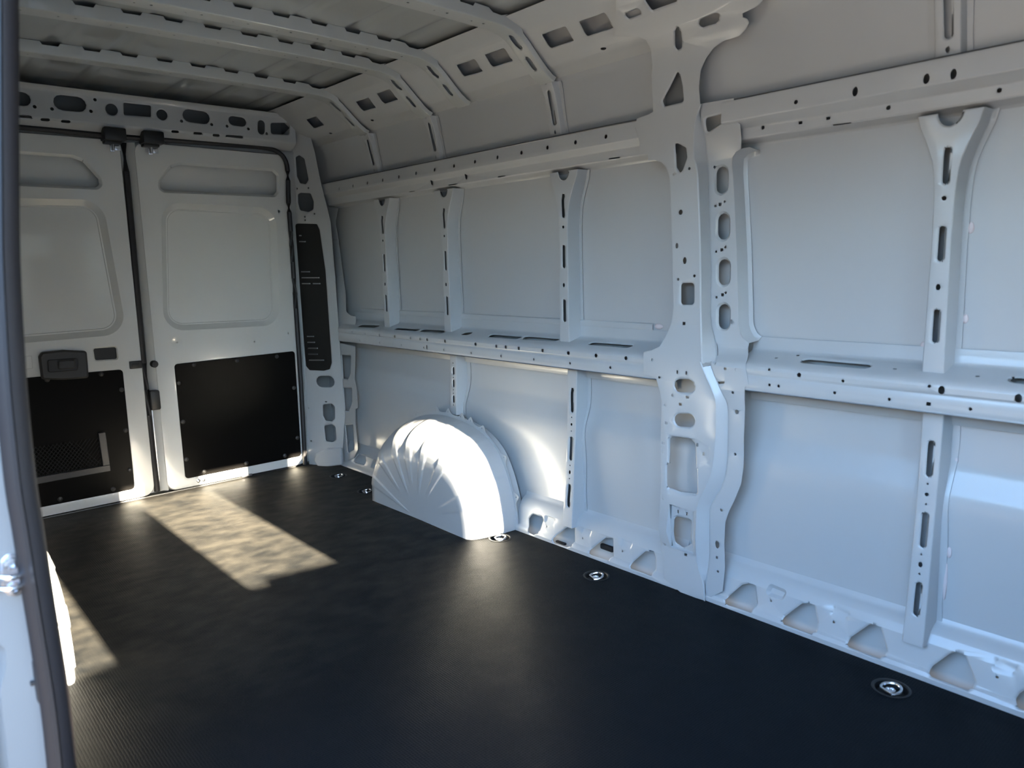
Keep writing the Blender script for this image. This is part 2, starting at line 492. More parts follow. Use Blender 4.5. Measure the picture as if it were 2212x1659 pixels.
# ---- reinforcing strip spot-welded to the skin above the ledge
ST = Ext([(0.0905, 0.868), (0.0865, 0.864), (0.0865, 0.848), (0.0885, 0.844), (0.0885, 0.81)])
mb = MB(); e = ST.uv(B3((1010, 1270))[0])[0]
mb.sheet(ST, [(0.3, 0), (e, 0), (e, ST.L[-1]), (0.3, ST.L[-1])], [], emboss=[(dot(ST, p, 0.009), 0.003, 0.0012) for p in B2((1435, 1288), (1555, 1305), (1845, 1303), (2127, 1318)) + B3((598, 1360), (985, 1362))])
mb.build('reinforcing_strip', PAINT, wall, 0.0015)

# ---- big pillar: main face, web, recessed face
PM = Ext([(-0.006, -0.03), (-0.008, 0.02), (-0.006, 0.14), (-0.020, 0.20), (-0.026, 0.70), (-0.026, 0.78), (-0.014, 0.88), (-0.008, 1.05), (-0.008, 1.50), (-0.020, 1.66), (-0.036, 1.70),
          (-0.062, 1.725), (-0.106, 1.764), (-0.155, 1.808), (-0.19, 1.828), (-0.26, 1.842)])
PR = Ext([(0.0, -0.02), (0.0, 0.14), (-0.004, 0.50), (-0.014, 0.64), (-0.0225, 0.695), (-0.0225, 0.762), (-0.017, 0.776), (0.020, 0.797), (0.031, 0.812), (0.034, 0.85), (0.036, 1.36), (0.012, 1.43), (0.004, 1.47), (0.002, 1.535)])
crease1 = A3((1372, 830), (1325, 1000), (1322, 1250)) + B3((1345, 100), (1362, 500), (1370, 900), (1375, 1300), (1385, 1600)) + C2((1120, 0), (1150, 80), (1205, 200), (1226, 280), (1224, 480), (1212, 620), (1190, 750), (1130, 880), (1105, 950), (1100, 1040), (1102, 1300), (1140, 1440), (1148, 1560))
left = A3((690, -120), (690, 290), (800, 292), (880, 290), (940, 318), (972, 375), (985, 600), (1000, 890), (965, 912), (868, 945), (856, 1020), (890, 1130), (890, 1215), (955, 1232), (960, 1280), (1010, 1275), (1062, 1290), (1105, 1335), (1128, 1400)) \
    + B3((1136, 200), (1146, 500), (1155, 900), (1163, 1150), (1145, 1280), (1100, 1390), (1050, 1470), (985, 1500), (922, 1512), (920, 1610)) \
    + C2((756, 88), (800, 94), (838, 118), (862, 200), (872, 300), (866, 500), (868, 800), (862, 1170), (868, 1235), (890, 1290), (884, 1415), (1000, 1510), (1070, 1535))
top_right = A3((1372, 825), (1362, 700), (1375, 560), (1420, 460), (1480, 380), (1560, 325), (1680, 290), (1738, 232), (1760, 180), (1745, 152), (1712, 140), (1708, 108), (1840, 45), (1880, -10), (1930, -120))
cl = smooth_line(UV(PM, crease1), 3)
outl = UV(PM, left) + list(reversed(cl)) + UV(PM, top_right[1:])
H = []
H.append(poly(PM, A3((1357, 205), (1368, 165), (1400, 145), (1495, 110), (1525, 118), (1522, 165), (1495, 195), (1385, 228)), 0.01))
H.append(poly(PM, A3((1190, 205), (1215, 250), (1232, 330), (1222, 385), (1190, 402), (1168, 375), (1168, 255)), 0.006))
H.append(poly(PM, A3((1190, 562), (1208, 600), (1226, 690), (1236, 812), (1085, 848), (1068, 800), (1130, 690)), 0.008))
H.append(poly(PM, A3((1168, 1142), (1190, 1140), (1255, 1175), (1264, 1255), (1228, 1355), (1210, 1378), (1182, 1335)), 0.008))
H.append(poly(PM, A3((762, 115), (875, 72), (912, 118), (798, 158)), 0.008))
H.append(poly(PM, A3((925, 0), (1140, -75), (1190, 18), (985, 90)), 0.006))
H += dots(PM, A3((1164, 1388), (1286, 1342)) + B3((1197, 934), (1327, 907), (992, 1577)), 0.0036)
H += [dot(PM, B3((1217, 400))[0], 0.006), dot(PM, B3((1187, 667))[0], 0.0042, 0.0065), dot(PM, B3((1250, 785))[0], 0.0072, 0.011)]
H.append(poly(PM, B3((1216, 962), (1319, 962), (1320, 1138), (1217, 1136)), 0.01))
H.append(sq(PM, B3((1244, 1286))[0], 0.011, 0.010))
H += [sq(PM, p, 0.006, 0.011) for p in C2((975, 72), (1033, 77), (968, 986), (1025, 1000))] + [sq(PM, p, 0.011, 0.009) for p in C2((1040, 236), (994, 282), (902, 403), (883, 536), (1029, 1262))]
H += [sq(PM, p, 0.008, 0.011) for p in C2((1102, 547), (1142, 606))]
H += dots(PM, C2((942, 224), (896, 287), (881, 594), (884, 898), (893, 1195), (857, 106)), 0.0034)
H.append(slotp(PM, *C2((953, 160), (1086, 164)), 0.042)); H.append(slotp(PM, *C2((952, 384), (1085, 390)), 0.042))
H.append(poly(PM, C2((920, 495), (1050, 508), (1085, 540), (1089, 705), (1102, 710), (1102, 868), (990, 856), (903, 822), (903, 672), (919, 668)), 0.012))
H.append(poly(PM, C2((944, 1018), (1053, 1042), (1052, 1205), (1000, 1228), (945, 1195)), 0.01))
em = [(poly(PM, C2((906, 905), (1100, 965), (1098, 1290), (915, 1225)), 0.01), 0.012, 0.010)]
em += [(poly(PM, C2((905, 468), (1100, 500), (1190, 560), (1185, 680), (1105, 665), (1110, 890), (906, 880)), 0.014), 0.006, 0.003)]
mb = MB(); mb.sheet(PM, outl, H, em)
# pressed web between the two faces
crease2 = A3((1372, 840), (1395, 1000), (1425, 1120), (1432, 1250)) + B3((1445, 50), (1458, 500), (1468, 900), (1470, 1300), (1500, 1600)) + C2((1195, 0), (1222, 100), (1282, 230), (1310, 300), (1310, 500), (1300, 700), (1270, 820), (1205, 930), (1190, 1000), (1188, 1290), (1165, 1440), (1160, 1555))
c2 = smooth_line(UV(PR, crease2), 3)


def resample(p, n):
    p = np.array(p); l = np.concatenate([[0], np.cumsum(np.linalg.norm(np.diff(p, axis=0), axis=1))]); t = np.linspace(0, l[-1], n)
    return [tuple(np.interp(t, l, p[:, k]) for k in range(p.shape[1])) for t in t]


l1 = resample([PM.xyz(*q) for q in cl], 90); l2 = resample([PR.xyz(*q) for q in c2], 90)
r1 = [(a + 0.008 * 0.3, b - 0.004, c) for a, b, c in l1]; r1b = [(a + 0.006, b - 0.001, c) for a, b, c in l1]
r2 = [(a - 0.006, b + 0.004, c) for a, b, c in l2]
mb.loft([l1, r1, r1b, r2, l2])
# recessed face and its flange
fl_out = C2((1160, 1555), (1270, 1500), (1284, 1350), (1280, 1200), (1286, 1050), (1310, 980), (1350, 900), (1390, 800), (1404, 700), (1408, 500), (1415, 168), (1440, 160), (1428, 95), (1428, 0)) \
    + B4((12, 1300),) + B3((1760, 1442), (1708, 1398), (1678, 1310), (1674, 1100), (1664, 700), (1650, 400), (1632, 60)) + A3((1632, 1250), (1655, 1212), (1698, 1187), (1700, 1100), (1692, 990), (1652, 965), (1640, 782), (1430, 818), (1380, 826))
H = []
for a, b in zip(B3((1540, 36), (1553, 409), (1558, 774), (1558, 1132)), B3((1539, 250), (1552, 618), (1557, 980), (1557, 1333))): H.append((slotp(PR, a, b, 0.038), (0.007, 0.006)))
H += [sq(PR, p, 0.010, 0.0095) for p in B3((1530, 337), (1545, 699), (1551, 1058))] + dots(PR, B3((1493, 350), (1568, 315), (1500, 715), (1575, 678), (1503, 1078), (1577, 1040), (1488, 40)), 0.003)
H.append(dot(PR, B3((1626, 1273))[0], 0.003, 0.006))
H.append(poly(PR, A3((1415, 938), (1590, 897), (1606, 910), (1602, 940), (1440, 1052), (1422, 1045)), 0.006))
H += dots(PR, C2((1335, 205), (1352, 607), (1262, 972), (1239, 1370), (1286, 50), (1358, 57)), 0.0034) + [dot(PR, C2((1362, 331))[0], 0.0072), dot(PR, C2((1235, 1195))[0], 0.006, 0.0095), sq(PR, C2((1232, 1280))[0], 0.008, 0.009)]
H.append(poly(PR, C2((1212, 134), (1284, 132), (1280, 148), (1218, 148)), 0.001))
em = []
mb.sheet(PR, list(c2) + UV(PR, fl_out[1:]), H, em)
mb.build('pillar', PAINT, wall, T, angle=40)
mb = MB(); mb.loft([[(x0, y, z), (x1, y, z)] for x0, x1, y, z in ((2.355, 2.44, 0.036, 0.84), (2.355, 2.44, 0.036, 1.40), (2.32, 2.405, 0.03, 1.46), (2.32, 2.395, 0.02, 1.60), (2.32, 2.395, 0.0, 1.69))]); mb.build('pillar_shade_sheet', M['primer_shade'], wall, 0.0015)  # dark sheet added behind the upper holes, stands for their shade
# flange of the recessed face, lying on the skin ahead of the pillar
FP = Ext([(0.086, 0.80), (0.090, 0.9), (0.086, 1.38)])
w1 = A3((1765, 1172), (1698, 1187), (1655, 1212), (1634, 1250)) + B3((1632, 60), (1650, 400), (1664, 700), (1674, 1100), (1678, 1310), (1708, 1398), (1760, 1442))
a = resample([PR.xyz(*PR.uv(p)) for p in w1], 30)
an = np.array([(x, z) for x, y, z in a]); tg = np.gradient(an, axis=0); tg /= np.linalg.norm(tg, axis=1, keepdims=True); nn = np.stack([-tg[:, 1], tg[:, 0]], 1)
b = [(q[0][0] + 0.005 * n_[0], 0.084, q[0][2] + 0.005 * n_[1]) for q, n_ in zip(zip(a), nn)]; c = [(q[0][0] + 0.018 * n_[0], 0.0865, q[0][2] + 0.018 * n_[1]) for q, n_ in zip(zip(a), nn)]
mb = MB(); mb.loft([a, b, c]); mb.build('pillar_flange', PAINT, wall, 0.0015)

# ---- sill panels with the triangular lightening holes
SL = Ext([(0.0, -0.012), (-0.002, 0.014), (0.004, 0.024), (0.012, 0.030), (0.024, 0.095), (0.036, 0.118), (0.052, 0.132), (0.064, 0.138), (0.068, 0.152)])
tri = [C2((3, 1025), (30, 997), (92, 1015), (97, 1040), (62, 1122), (35, 1136), (5, 1122)),
       C2((157, 1168), (180, 1138), (260, 1078), (302, 1082), (304, 1175), (280, 1208), (250, 1216), (168, 1190)),
       C2((396, 1245), (420, 1218), (505, 1150), (552, 1155), (554, 1270), (520, 1302), (405, 1266)),
       C2((663, 1330), (690, 1303), (762, 1240), (815, 1238), (829, 1280), (831, 1355), (800, 1397), (670, 1350)),
       C2((1281, 1562), (1310, 1530), (1392, 1458), (1442, 1448), (1478, 1465), (1491, 1580), (1450, 1637), (1295, 1592)),
       C4((275, 505), (300, 475), (430, 375), (490, 368), (532, 400), (555, 525), (540, 592), (500, 610), (290, 535)),
       C4((783, 690), (810, 640), (950, 545), (1003, 535), (1050, 570), (1095, 745), (1080, 782), (1040, 802), (800, 715)),
       C4((1425, 905), (1450, 865), (1590, 765), (1645, 751), (1705, 775), (1784, 990), (1765, 1032), (1730, 1050), (1440, 945)),
       C4((2103, 1120), (2130, 1080), (2270, 985), (2330, 980), (2390, 1010), (2470, 1220), (2440, 1290), (2120, 1190))]
bolt = C2((125, 1080), (358, 1156), (617, 1240), (1585, 1563)) + C4((193, 355), (684, 520), (1959, 950))
tu = [rounded(UV(SL, t), 0.006, 3) for t in tri]; bu = [SL.uv(p) for p in bolt]
xs = SL.uv(C2((1100, 1545))[0])[0]


def sill(x0, x1):
    H = [(t, (0.007, 0.004)) for t in tu if x0 + 0.01 < min(q[0] for q in t) and max(q[0] for q in t) < x1 - 0.01]
    em = []
    for c in bu:
        if x0 + 0.05 < c[0] < x1 - 0.05:
            H.append((circ(c, 0.0034), None))
            # dimpled pocket above each bolt hole
            em.append((rounded([(c[0] - 0.022, c[1] + 0.012), (c[0] + 0.036, c[1] + 0.012), (c[0] + 0.048, c[1] + 0.046), (c[0] - 0.014, c[1] + 0.050)], 0.012, 5), 0.009, 0.006))
    mb = MB(); mb.sheet(SL, rect(SL, x0, x1, 0, SL.L[-1]), H, em)
    return mb.build('sill_panel', PAINT, wall, T, angle=40)


xr = PR.uv(C2((1160, 1555))[0])[0]
sill(1.60, 2.40); sill(2.46, 4.0)
# dark plugs seen behind two of the openings
for (q0, q1) in [(C2((182, 1165))[0], C2((245, 1205))[0]), (C2((474, 1185))[0], C2((556, 1250))[0])]:
    S2 = Plane((0, 0.055, 0), (1, 0, 0)); a, b = S2.uv(q0), S2.uv(q1); mb = MB()
    mb.box((a[0], 0.05, b[1]), (b[0], 0.066, a[1]), 0.006); mb.build('rubber_plug', M['rubber'], wall)
# low sill between the wheel arch and the rear corner
SR = Ext([(0.0, -0.012), (0.0, 0.012), (0.012, 0.02), (0.028, 0.085), (0.05, 0.10), (0.064, 0.13)])
H = [poly(SR, C1(*q), 0.006) for q in [((455, 790), (495, 738), (555, 752), (552, 800), (540, 822), (470, 806)), ((585, 840), (625, 780), (700, 790), (690, 850), (650, 860))]]
mb = MB(); mb.sheet(SR, rect(SR, 0.15, 0.92, 0, SR.L[-1]), H); mb.build('sill_panel', PAINT, wall, T)

# ---- ribs -----------------------------------------------------------------
RF = Ext([(0.034, 0.770), (0.030, 0.80), (0.030, 1.30), (0.034, 1.42)])


def rib(name, front, halfw, base_gap, flange, skin, holes, z0, z1, n=24, wob=0.0, notch=None):
    """hat-shaped rib in local x: front = Ext, halfw(z), walls go back to the skin"""
    zs = np.linspace(z0, z1, n)
    Rt = [(halfw(z), front.v_at(z)) for z in zs]
    mb = MB()
    rm = (0.005, 0.003)
    mb.sheet(front, [(-u, v) for u, v in reversed(Rt)] + Rt, [(hh, rm if abs(area(hh)) > 2.5e-4 else None) for hh in holes])
    for s in (1, -1):
        l0, l1, l2, l3 = [], [], [], []
        for z in zs:
            w = halfw(z); x, y, zz = front.xyz(s * w, front.v_at(z)); ys = np.interp(z, skin.p[:, 1], skin.p[:, 0]) - 0.0035
            l0.append((x, y, zz)); l1.append((x + s * 0.0025, y + 0.003, zz)); l2.append((x + s * base_gap, ys, zz))
            f = flange + wob * math.sin(z * 23) * (1 if s > 0 else 0.4)
            l3.append((x + s * (base_gap + f), ys, zz))
        mb.loft([l3, l2, l1, l0] if s > 0 else [l0, l1, l2, l3])
    o = mb.build(name, PAINT, wall, 0.0015, angle=40)
    return o


def place_rib(o, x):
    c = o.copy(); COL.objects.link(c); c.parent = wall; c.location = (x, 0, 0); return c


# window-height ribs
zk = [0.77, 0.80, 1.10, 1.20, 1.26, 1.30, 1.34, 1.365, 1.385, 1.42]; wk = [0.023, 0.0225, 0.0195, 0.0205, 0.024, 0.032, 0.047, 0.058, 0.067, 0.072]
hw = lambda z: float(np.interp(z, zk, wk))
xr = np.mean([RF.uv(p)[0] for p in A4((1570, 1320), (1561, 1580)) + B4((1553, 465), (1540, 812), (1530, 1120))])


def zof(S, p): u, v = S.uv(p); return S.xyz(u, v)[2], v


hs = []
for a, b in zip(A4((1572, 1175), ) + B4((1557, 325), (1535, 990)), A4((1568, 1467), ) + B4((1550, 605), (1528, 1257))):
    va, vb = RF.uv(a)[1], RF.uv(b)[1]; hs.append(slot((0, va), (0, vb), 0.0135))
hs.append(circ((0, RF.uv(A4((1561, 1580))[0])[1]), 0.0055)); hs.append(circ((0, RF.uv(B4((1540, 812))[0])[1]), 0.0055, 0.008))
va = RF.uv(A4((1580, 890))[0])[1]; vb = RF.uv(A4((1580, 1008))[0])[1]
hs.append([(0.027 * math.cos(t), va + (vb - va) * math.sin(t)) for t in np.linspace(0, math.pi, 13)])
ribw = rib('rib', RF, hw, 0.006, 0.013, SKIN, hs, 0.782, 1.401)
ribw.location = (xr, 0, 0)
rx = []
for q in (B3((250, 340), (285, 740), (317, 1180)), B2((1145, 440), (1185, 780), (1227, 1145)), B2((660, 500), (698, 800), (737, 1130))):
    x = float(np.mean([RF.uv(p)[0] for p in q])); rx.append(x); place_rib(ribw, x)
print('rib x', xr, rx)

# lower ribs
RL = Ext([(0.0, 0.085), (0.012, 0.2), (0.030, 0.45), (0.036, 0.60), (0.038, 0.70)])
zk2 = [0.08, 0.4, 0.7]; wk2 = [0.0235, 0.021, 0.0225]
hw2 = lambda z: float(np.interp(z, zk2, wk2))
hs = []
for a, b in zip(C3((1470, 560), (1420, 1133)) + C4((1347, 210), ), C3((1450, 848), (1402, 1412)) + C4((1328, 472), )):
    hs.append(slot((0, RL.uv(a)[1]), (0, RL.uv(b)[1]), 0.0135))
for p in C3((1443, 904), (1428, 1066), (1394, 1467), (1380, 1622)): hs.append(circ((0, RL.uv(p)[1]), 0.0028, n=8))
hs.append(circ((0, RL.uv(C3((1435, 988))[0])[1]), 0.005)); hs.append(circ((0, RL.uv(C3((1386, 1547))[0])[1]), 0.005, 0.0075))
xl = float(np.mean([RL.uv(p)[0] for p in C3((1460, 700), (1410, 1270)) + C4((1338, 340), )]))
x3 = float(np.mean([RL.uv(p)[0] for p in C2((268, 260), (278, 580), (287, 900))]))
ribl = rib('rib', RL, hw2, 0.008, 0.014, SKIN, hs, 0.088, 0.686, wob=0.003)
ribl.location = (xl, 0, 0); place_rib(ribl, x3)
x2 = float(np.mean([RL.uv(p)[0] for p in C1((1247, 75), (1250, 175), (1252, 300))]))
hs = []
for a, b in zip(C1((1247, 48), (1249, 148), (1252, 275)), C1((1247, 108), (1250, 208), (1253, 332))): hs.append(slot((0, RL.uv(a)[1]), (0, RL.uv(b)[1]), 0.012))
for p in C1((1248, 130), (1250, 228), (1252, 257), (1253, 350), (1241, 15)): hs.append(circ((0, RL.uv(p)[1]), 0.003, n=8))
rl2 = rib('rib', RL, hw2, 0.010, 0.022, SKIN, hs, 0.42, 0.686, wob=0.004); rl2.location = (x2, 0, 0)
print('lower rib x', xl, x3, x2)

# upper ribs between the rail and the roof frames
RU = Ext([(0.040, 1.50), (0.030, 1.56), (0.008, 1.66), (-0.016, 1.712)])
hw3 = lambda z: 0.026
hs = [slot((0, RU.uv(A2((2010, 720))[0])[1]), (0, RU.uv(A2((2050, 1000))[0])[1]), 0.017), circ((0, RU.uv(A2((2065, 1052))[0])[1]), 0.005, 0.007), circ((0, RU.uv(A2((1993, 660))[0])[1]), 0.005, 0.006)]
ux = [float(np.mean([RU.uv(p)[0] for p in q])) for q in (A2((2030, 860), (2065, 1052)), A2((1080, 1100), (1112, 1256)), A2((590, 1220), (625, 1362)), A4((1600, 420), (1610, 250)))]
ru = rib('rib', RU, hw3, 0.008, 0.014, SKIN, hs, 1.505, 1.705, n=8, wob=0.002); ru.location = (ux[0], 0, 0)
for x in ux[1:]: place_rib(ru, x)
print('upper rib x', ux)

# ---- sealant beads squeezed out beside the foremost ribs
for p, rx_, rz_, S2 in [(B4((1790, 340))[0], 0.008, 0.014, SKIN), (B4((1748, 1065))[0], 0.007, 0.012, SKIN), (B4((1415, 1275))[0], 0.008, 0.010, SKIN), (C3((1675, 712))[0], 0.005, 0.010, SKIN), (C3((1618, 1450))[0], 0.006, 0.015, SKIN), (C4((1555, 200))[0], 0.005, 0.052, SKIN), (C2((388, 150))[0], 0.008, 0.011, SKIN), (B3((1045, 1310))[0], 0.018, 0.010, SKIN)]:
    u, v = S2.uv(p); x, y, z = S2.xyz(u, v); mb = MB(); mb.ellipsoid((x, y - 0.001, z), (rx_, 0.0035, rz_)); mb.build('sealant_bead', M['sealant'], wall)

# ---- frame strips at the rear edge of the side wall
WF = Ext([(0.010, 0.05), (0.010, 0.70), (0.03, 0.84), (0.045, 0.95), (0.05, 1.40)])
H = [poly(WF, C1(*q), 0.006) for q in [((358, -50), (432, -45), (428, 100), (408, 146), (370, 142)), ((372, 213), (440, 213), (442, 330), (415, 402), (385, 396)), ((386, 510), (450, 505), (458, 700), (410, 730))]]
mb = MB(); mb.sheet(WF, UV(WF, B2((345, 1440), (470, 1470)) + C1((470, 0), (462, 140), (480, 215), (492, 372), (470, 382), (470, 480), (492, 700), (460, 770), (382, 800), (375, 650), (330, 0))), H)
mb.build('corner_frame', PAINT, wall, T)
mb = MB(); mb.sheet(WF, UV(WF, B2((215, 350), (335, 372), (312, 480), (332, 610), (372, 910), (397, 1190), (430, 1222), (472, 1232), (475, 1270), (460, 1330), (330, 1340), (290, 1000), (240, 600))), dots(WF, B2((250, 524), (252, 573), (310, 996), (313, 1043)), 0.004), emboss=[(poly(WF, B2((236, 612), (330, 618), (366, 908), (285, 935)), 0.01), 0.004, 0.004)])
mb.build('corner_frame', PAINT, wall, T)


def slab(mb, S, loop, d0, d1, bev=0.0):
    """a plate standing on surface S: front at depth d0, back at d1"""
    loop = ccw(loop); fr = offset(loop, -bev) if bev else loop; m = len(loop)
    base = len(mb.v)
    a = [S.xyz(u, v, d1) for u, v in loop]; b = [S.xyz(u, v, d0 + bev * 0.6) for u, v in loop]; c = [S.xyz(u, v, d0) for u, v in fr]
    mb.loft([a, b, c], True)
    o = base + 2 * m
    ov, oe, of, _, _, _ = delaunay_2d_cdt([Vector(q) for q in fr], [(i, (i + 1) % m) for i in range(m)], [], 1, 1e-7)
    mb.add([S.xyz(q.x, q.y, d0) for q in ov], [tuple(f) for f in of])
    mb.add([S.xyz(q.x, q.y, d1) for q in ov], [tuple(reversed(f)) for f in of])


# ---- rear corner pillar and its black vent
DP = Plane((0, -0.115, 0), (0.2, 0.115, 0))
H = [poly(DP, A1((1888, 1005), (1912, 992), (1945, 1015), (1972, 1150), (1955, 1178), (1918, 1172), (1898, 1130)), 0.01),
     poly(DP, A1((1903, 1243), (1922, 1233), (1985, 1236), (2004, 1290), (2002, 1340), (1972, 1356), (1918, 1346), (1905, 1300)), 0.012)]
vent = A1((1888, 1440), (1905, 1430), (2025, 1433), (2042, 1470)) + B1((2080, 250), (2120, 840), (2108, 882), (2070, 892), (1978, 888), (1955, 862))
vl = poly(DP, vent, 0.01)
H.append((vl, (0.008, 0.004)))
H.append(slotp(DP, *B1((2022, 960), (2136, 962)), 0.062))
H.append(poly(DP, B1((2063, 1108), (2118, 1102), (2138, 1120), (2140, 1200), (2120, 1216), (2082, 1212), (2066, 1180)), 0.012))
H.append(poly(DP, B1((2072, 1243), (2120, 1234), (2142, 1250), (2149, 1335), (2125, 1349), (2082, 1342)), 0.012))
H += dots(DP, A1((1900, 1207), (1973, 1203), (1890, 1368), (2012, 1368), (1950, 1387)) + B1((1975, 1130), (1990, 1340)), 0.004) + [sq(DP, A1((1952, 1409))[0], 0.009, 0.009), sq(DP, B1((2086, 1090))[0], 0.014, 0.007)]
dpo = PX((606, 296), (634, 330), (641, 480), (651, 640), (662, 850), (668, 1006), (738, 1003), (745, 900), (735, 760), (724, 600), (714, 480), (702, 430), (694, 400), (680, 330), (668, 285), (640, 262))
mb = MB(); mb.sheet(DP, UV(DP, dpo), H)
mb.build('corner_pillar', PAINT, wall, T)
# foot of the pillar and the outer corner behind it
mb = MB(); a, b = DP.uv((693, 950)), DP.uv((736, 1003))
slab(mb, DP, poly(DP, C1((150, 790), (165, 735), (250, 692), (368, 688), (372, 822), (190, 842)), 0.008), -0.016, 0.004, 0.006); recalc(mb.build('pillar_foot', PAINT, wall))
mb = MB(); mb.loft([[(-0.056, -0.12, -0.1), (-0.056, -0.12, 1.90)], [(-0.075, -0.02, -0.1), (-0.075, -0.04, 1.90)], [(-0.06, 0.06, -0.1), (-0.06, 0.04, 1.90)], [(0.0, 0.12, -0.1), (0.0, 0.12, 1.90)]])
mb.build('corner_skin', M['primer_shade'], wall, T)
vroot = empty('vent_panel', tuple(DP.xyz(0.12, 0.5, 0.0)))
tag(vroot, 'tall black plastic vent panel in the rear corner pillar beside the door', 'vent')


def keep(o, root):
    o.parent = root; o.matrix_parent_inverse = Matrix.Translation(-root.location); return o


mb = MB(); slab(mb, DP, offset(vl, 0.004), 0.006, 0.016, 0.003); keep(mb.build('body', M['plastic']), vroot)
for a, b in [((1925, 258), (1980, 258)), ((1928, 296), (2040, 296)), ((1930, 334), (1982, 334)), ((2000, 334), (2046, 334)), ((1962, 672), (2006, 672)), ((1965, 710), (2012, 710)), ((1968, 748), (2030, 748)), ((1970, 786), (2030, 786)), ((1975, 824), (2070, 824)), ((1912, 64), (1952, 65)), ((1912, 26), (1925, 26))]:
    ua, ub = DP.uv(B1(a)[0]), DP.uv(B1(b)[0]); mb = MB(); slab(mb, DP, [(ua[0], ua[1] - 0.003), (ub[0], ub[1] - 0.003), (ub[0], ub[1] + 0.003), (ua[0], ua[1] + 0.003)], 0.001, 0.008, 0.0015)
    keep(mb.build('slot_glint', M['steel']), vroot)  # pale bars standing for light that glints in the vent slots

# ---- ceiling: roof skin with lengthwise swages, roof rail, bows
SW = [-0.32, -0.52, -0.72, -1.08, -1.28, -1.48]
pts = [(-0.15, 1.880)]
for y in np.arange(-0.2, -1.61, -0.01):
    s = max([0] + [min(1, max(0, (0.026 - abs(y - c)) / 0.008)) for c in SW]); crown = 0.012 * (1 - ((y + 0.9) / 0.75) ** 2)
    pts.append((y, 1.881 + crown + 0.005 * s))
pts.append((-1.65, 1.880))
RS = Ext(pts); mb = MB()
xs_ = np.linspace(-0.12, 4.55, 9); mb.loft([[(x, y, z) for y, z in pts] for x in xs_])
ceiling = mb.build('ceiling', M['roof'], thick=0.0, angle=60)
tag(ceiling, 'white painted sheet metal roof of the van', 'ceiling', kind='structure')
half = [(-0.013, 1.700), (-0.030, 1.706), (-0.058, 1.724), (-0.106, 1.766), (-0.146, 1.802), (-0.170, 1.820), (-0.200, 1.833), (-0.25, 1.842), (-0.40, 1.847), (-0.65, 1.850), (-0.9, 1.851)]
BW = Ext(half + [(-1.8 - y, z) for y, z in reversed(half[:-1])])
bows = [(A2((1740, 330), (1862, 512)), 1), (A2((1078, 570), (1205, 722)), 0), (A2((792, 680), (913, 815)), 1), (A2((315, 860), (430, 975)), 1)]
bx = [float(np.mean([BW.uv(p)[0] for p in q])) for q, _ in bows]; print('bows', bx)
sl_v = []
for q in (A2((1668, 300), (1800, 395)), A2((1818, 465), (1912, 565))): sl_v.append([BW.uv(p)[1] for p in q])
print('bow slots', sl_v)
CT = Ext([(0.014, 1.716), (-0.004, 1.728), (-0.022, 1.735), (-0.034, 1.740), (-0.052, 1.751), (-0.10, 1.790), (-0.150, 1.833), (-0.165, 1.843), (-0.19, 1.854), (-0.235, 1.868)])
H = []
for q in [A2((1273, 525), (1420, 472), (1483, 570), (1337, 613)), A2((1498, 440), (1655, 387), (1723, 485), (1563, 538)), A3((110, 280), (300, 213), (365, 327), (178, 387)), A3((405, 178), (615, 103), (680, 225), (470, 293)),
          A2((472, 815), (575, 778), (632, 857), (532, 888)), A2((638, 750), (745, 713), (808, 793), (700, 830)), A2((80, 957), (160, 928), (217, 997), (140, 1025))]: H.append((poly(CT, q, 0.006), (0.004, 0.002)))
for p in A2((605, 958), (275, 1063)) + A3((602, 388)): H.append(dot(CT, p, 0.012, 0.006))
for x in bx:
    for va, vb in sl_v:
        za, zb_ = BW.xyz(0, min(va, vb))[2], BW.xyz(0, max(va, vb))[2]
        H.append((slot((x, CT.v_at(za + 0.003)), (x, CT.v_at(zb_ + 0.012)), 0.03), (0.003, 0.001)))
mb = MB(); mb.sheet(CT, rect(CT, 0.03, 2.34, 0, CT.L[-1]), H); mb.build('roof_rail', PAINT, ceiling, T)
mb = MB(); mb.sheet(CT, rect(CT, 2.70, 4.0, CT.L[6], CT.L[-1]), []); mb.build('roof_rail', PAINT, ceiling, T)

Lb = BW.L[-1]
rv = np.concatenate([np.linspace(0, 0.34, 20), np.linspace(0.34, Lb - 0.34, 170)[1:-1], np.linspace(Lb - 0.34, Lb, 20)])


def bow_mesh(w=0.034, dash=True):
    H = []
    for (a, b) in [(sl_v[1][1] - 0.0, sl_v[1][0]), (sl_v[0][1], sl_v[0][0])]:
        H.append((slot((0, min(a, b)), (0, max(a, b)), 0.020), (0.005, 0.004))); H.append((slot((0, Lb - max(a, b)), (0, Lb - min(a, b)), 0.020), (0.005, 0.004)))
    v = 0.33
    while v < Lb - 0.3:
        H.append((circ((0.004, v), 0.0045, n=8), None)); H.append((circ((-0.002, v + 0.045), 0.0035, n=8), None)); v += 0.145
    mb = MB(); mb.sheet(BW, rect(BW, -w, w, 0, Lb), H)
    for s in (1, -1):
        e0 = [BW.xyz(s * w, v, 0) for v in rv]; e1 = [BW.xyz(s * (w + 0.003), v, 0.003) for v in rv]; e2 = []; e3 = []
        for v in rv:
            hgt = 0.031 + 0.012 * (1 - ((v - Lb / 2) / (Lb / 2)) ** 2)
            if v < 0.2 or v > Lb - 0.2: hgt = 0.014
            ph = ((v - 0.27) % 0.128) / 0.128
            gap = dash and s > 0 and 0.2 < v < Lb - 0.2 and ph < 0.44
            hh = hgt - (0.011 if gap else 0.0)
            e2.append(BW.xyz(s * (w + 0.008), v, hh)); e3.append(BW.xyz(s * (w + 0.008 + 0.001), v, hh))
        mb.loft([e0, e1, e2, e3])
    return mb.build('roof_bow', M['bow'], ceiling, 0.0015, angle=40)


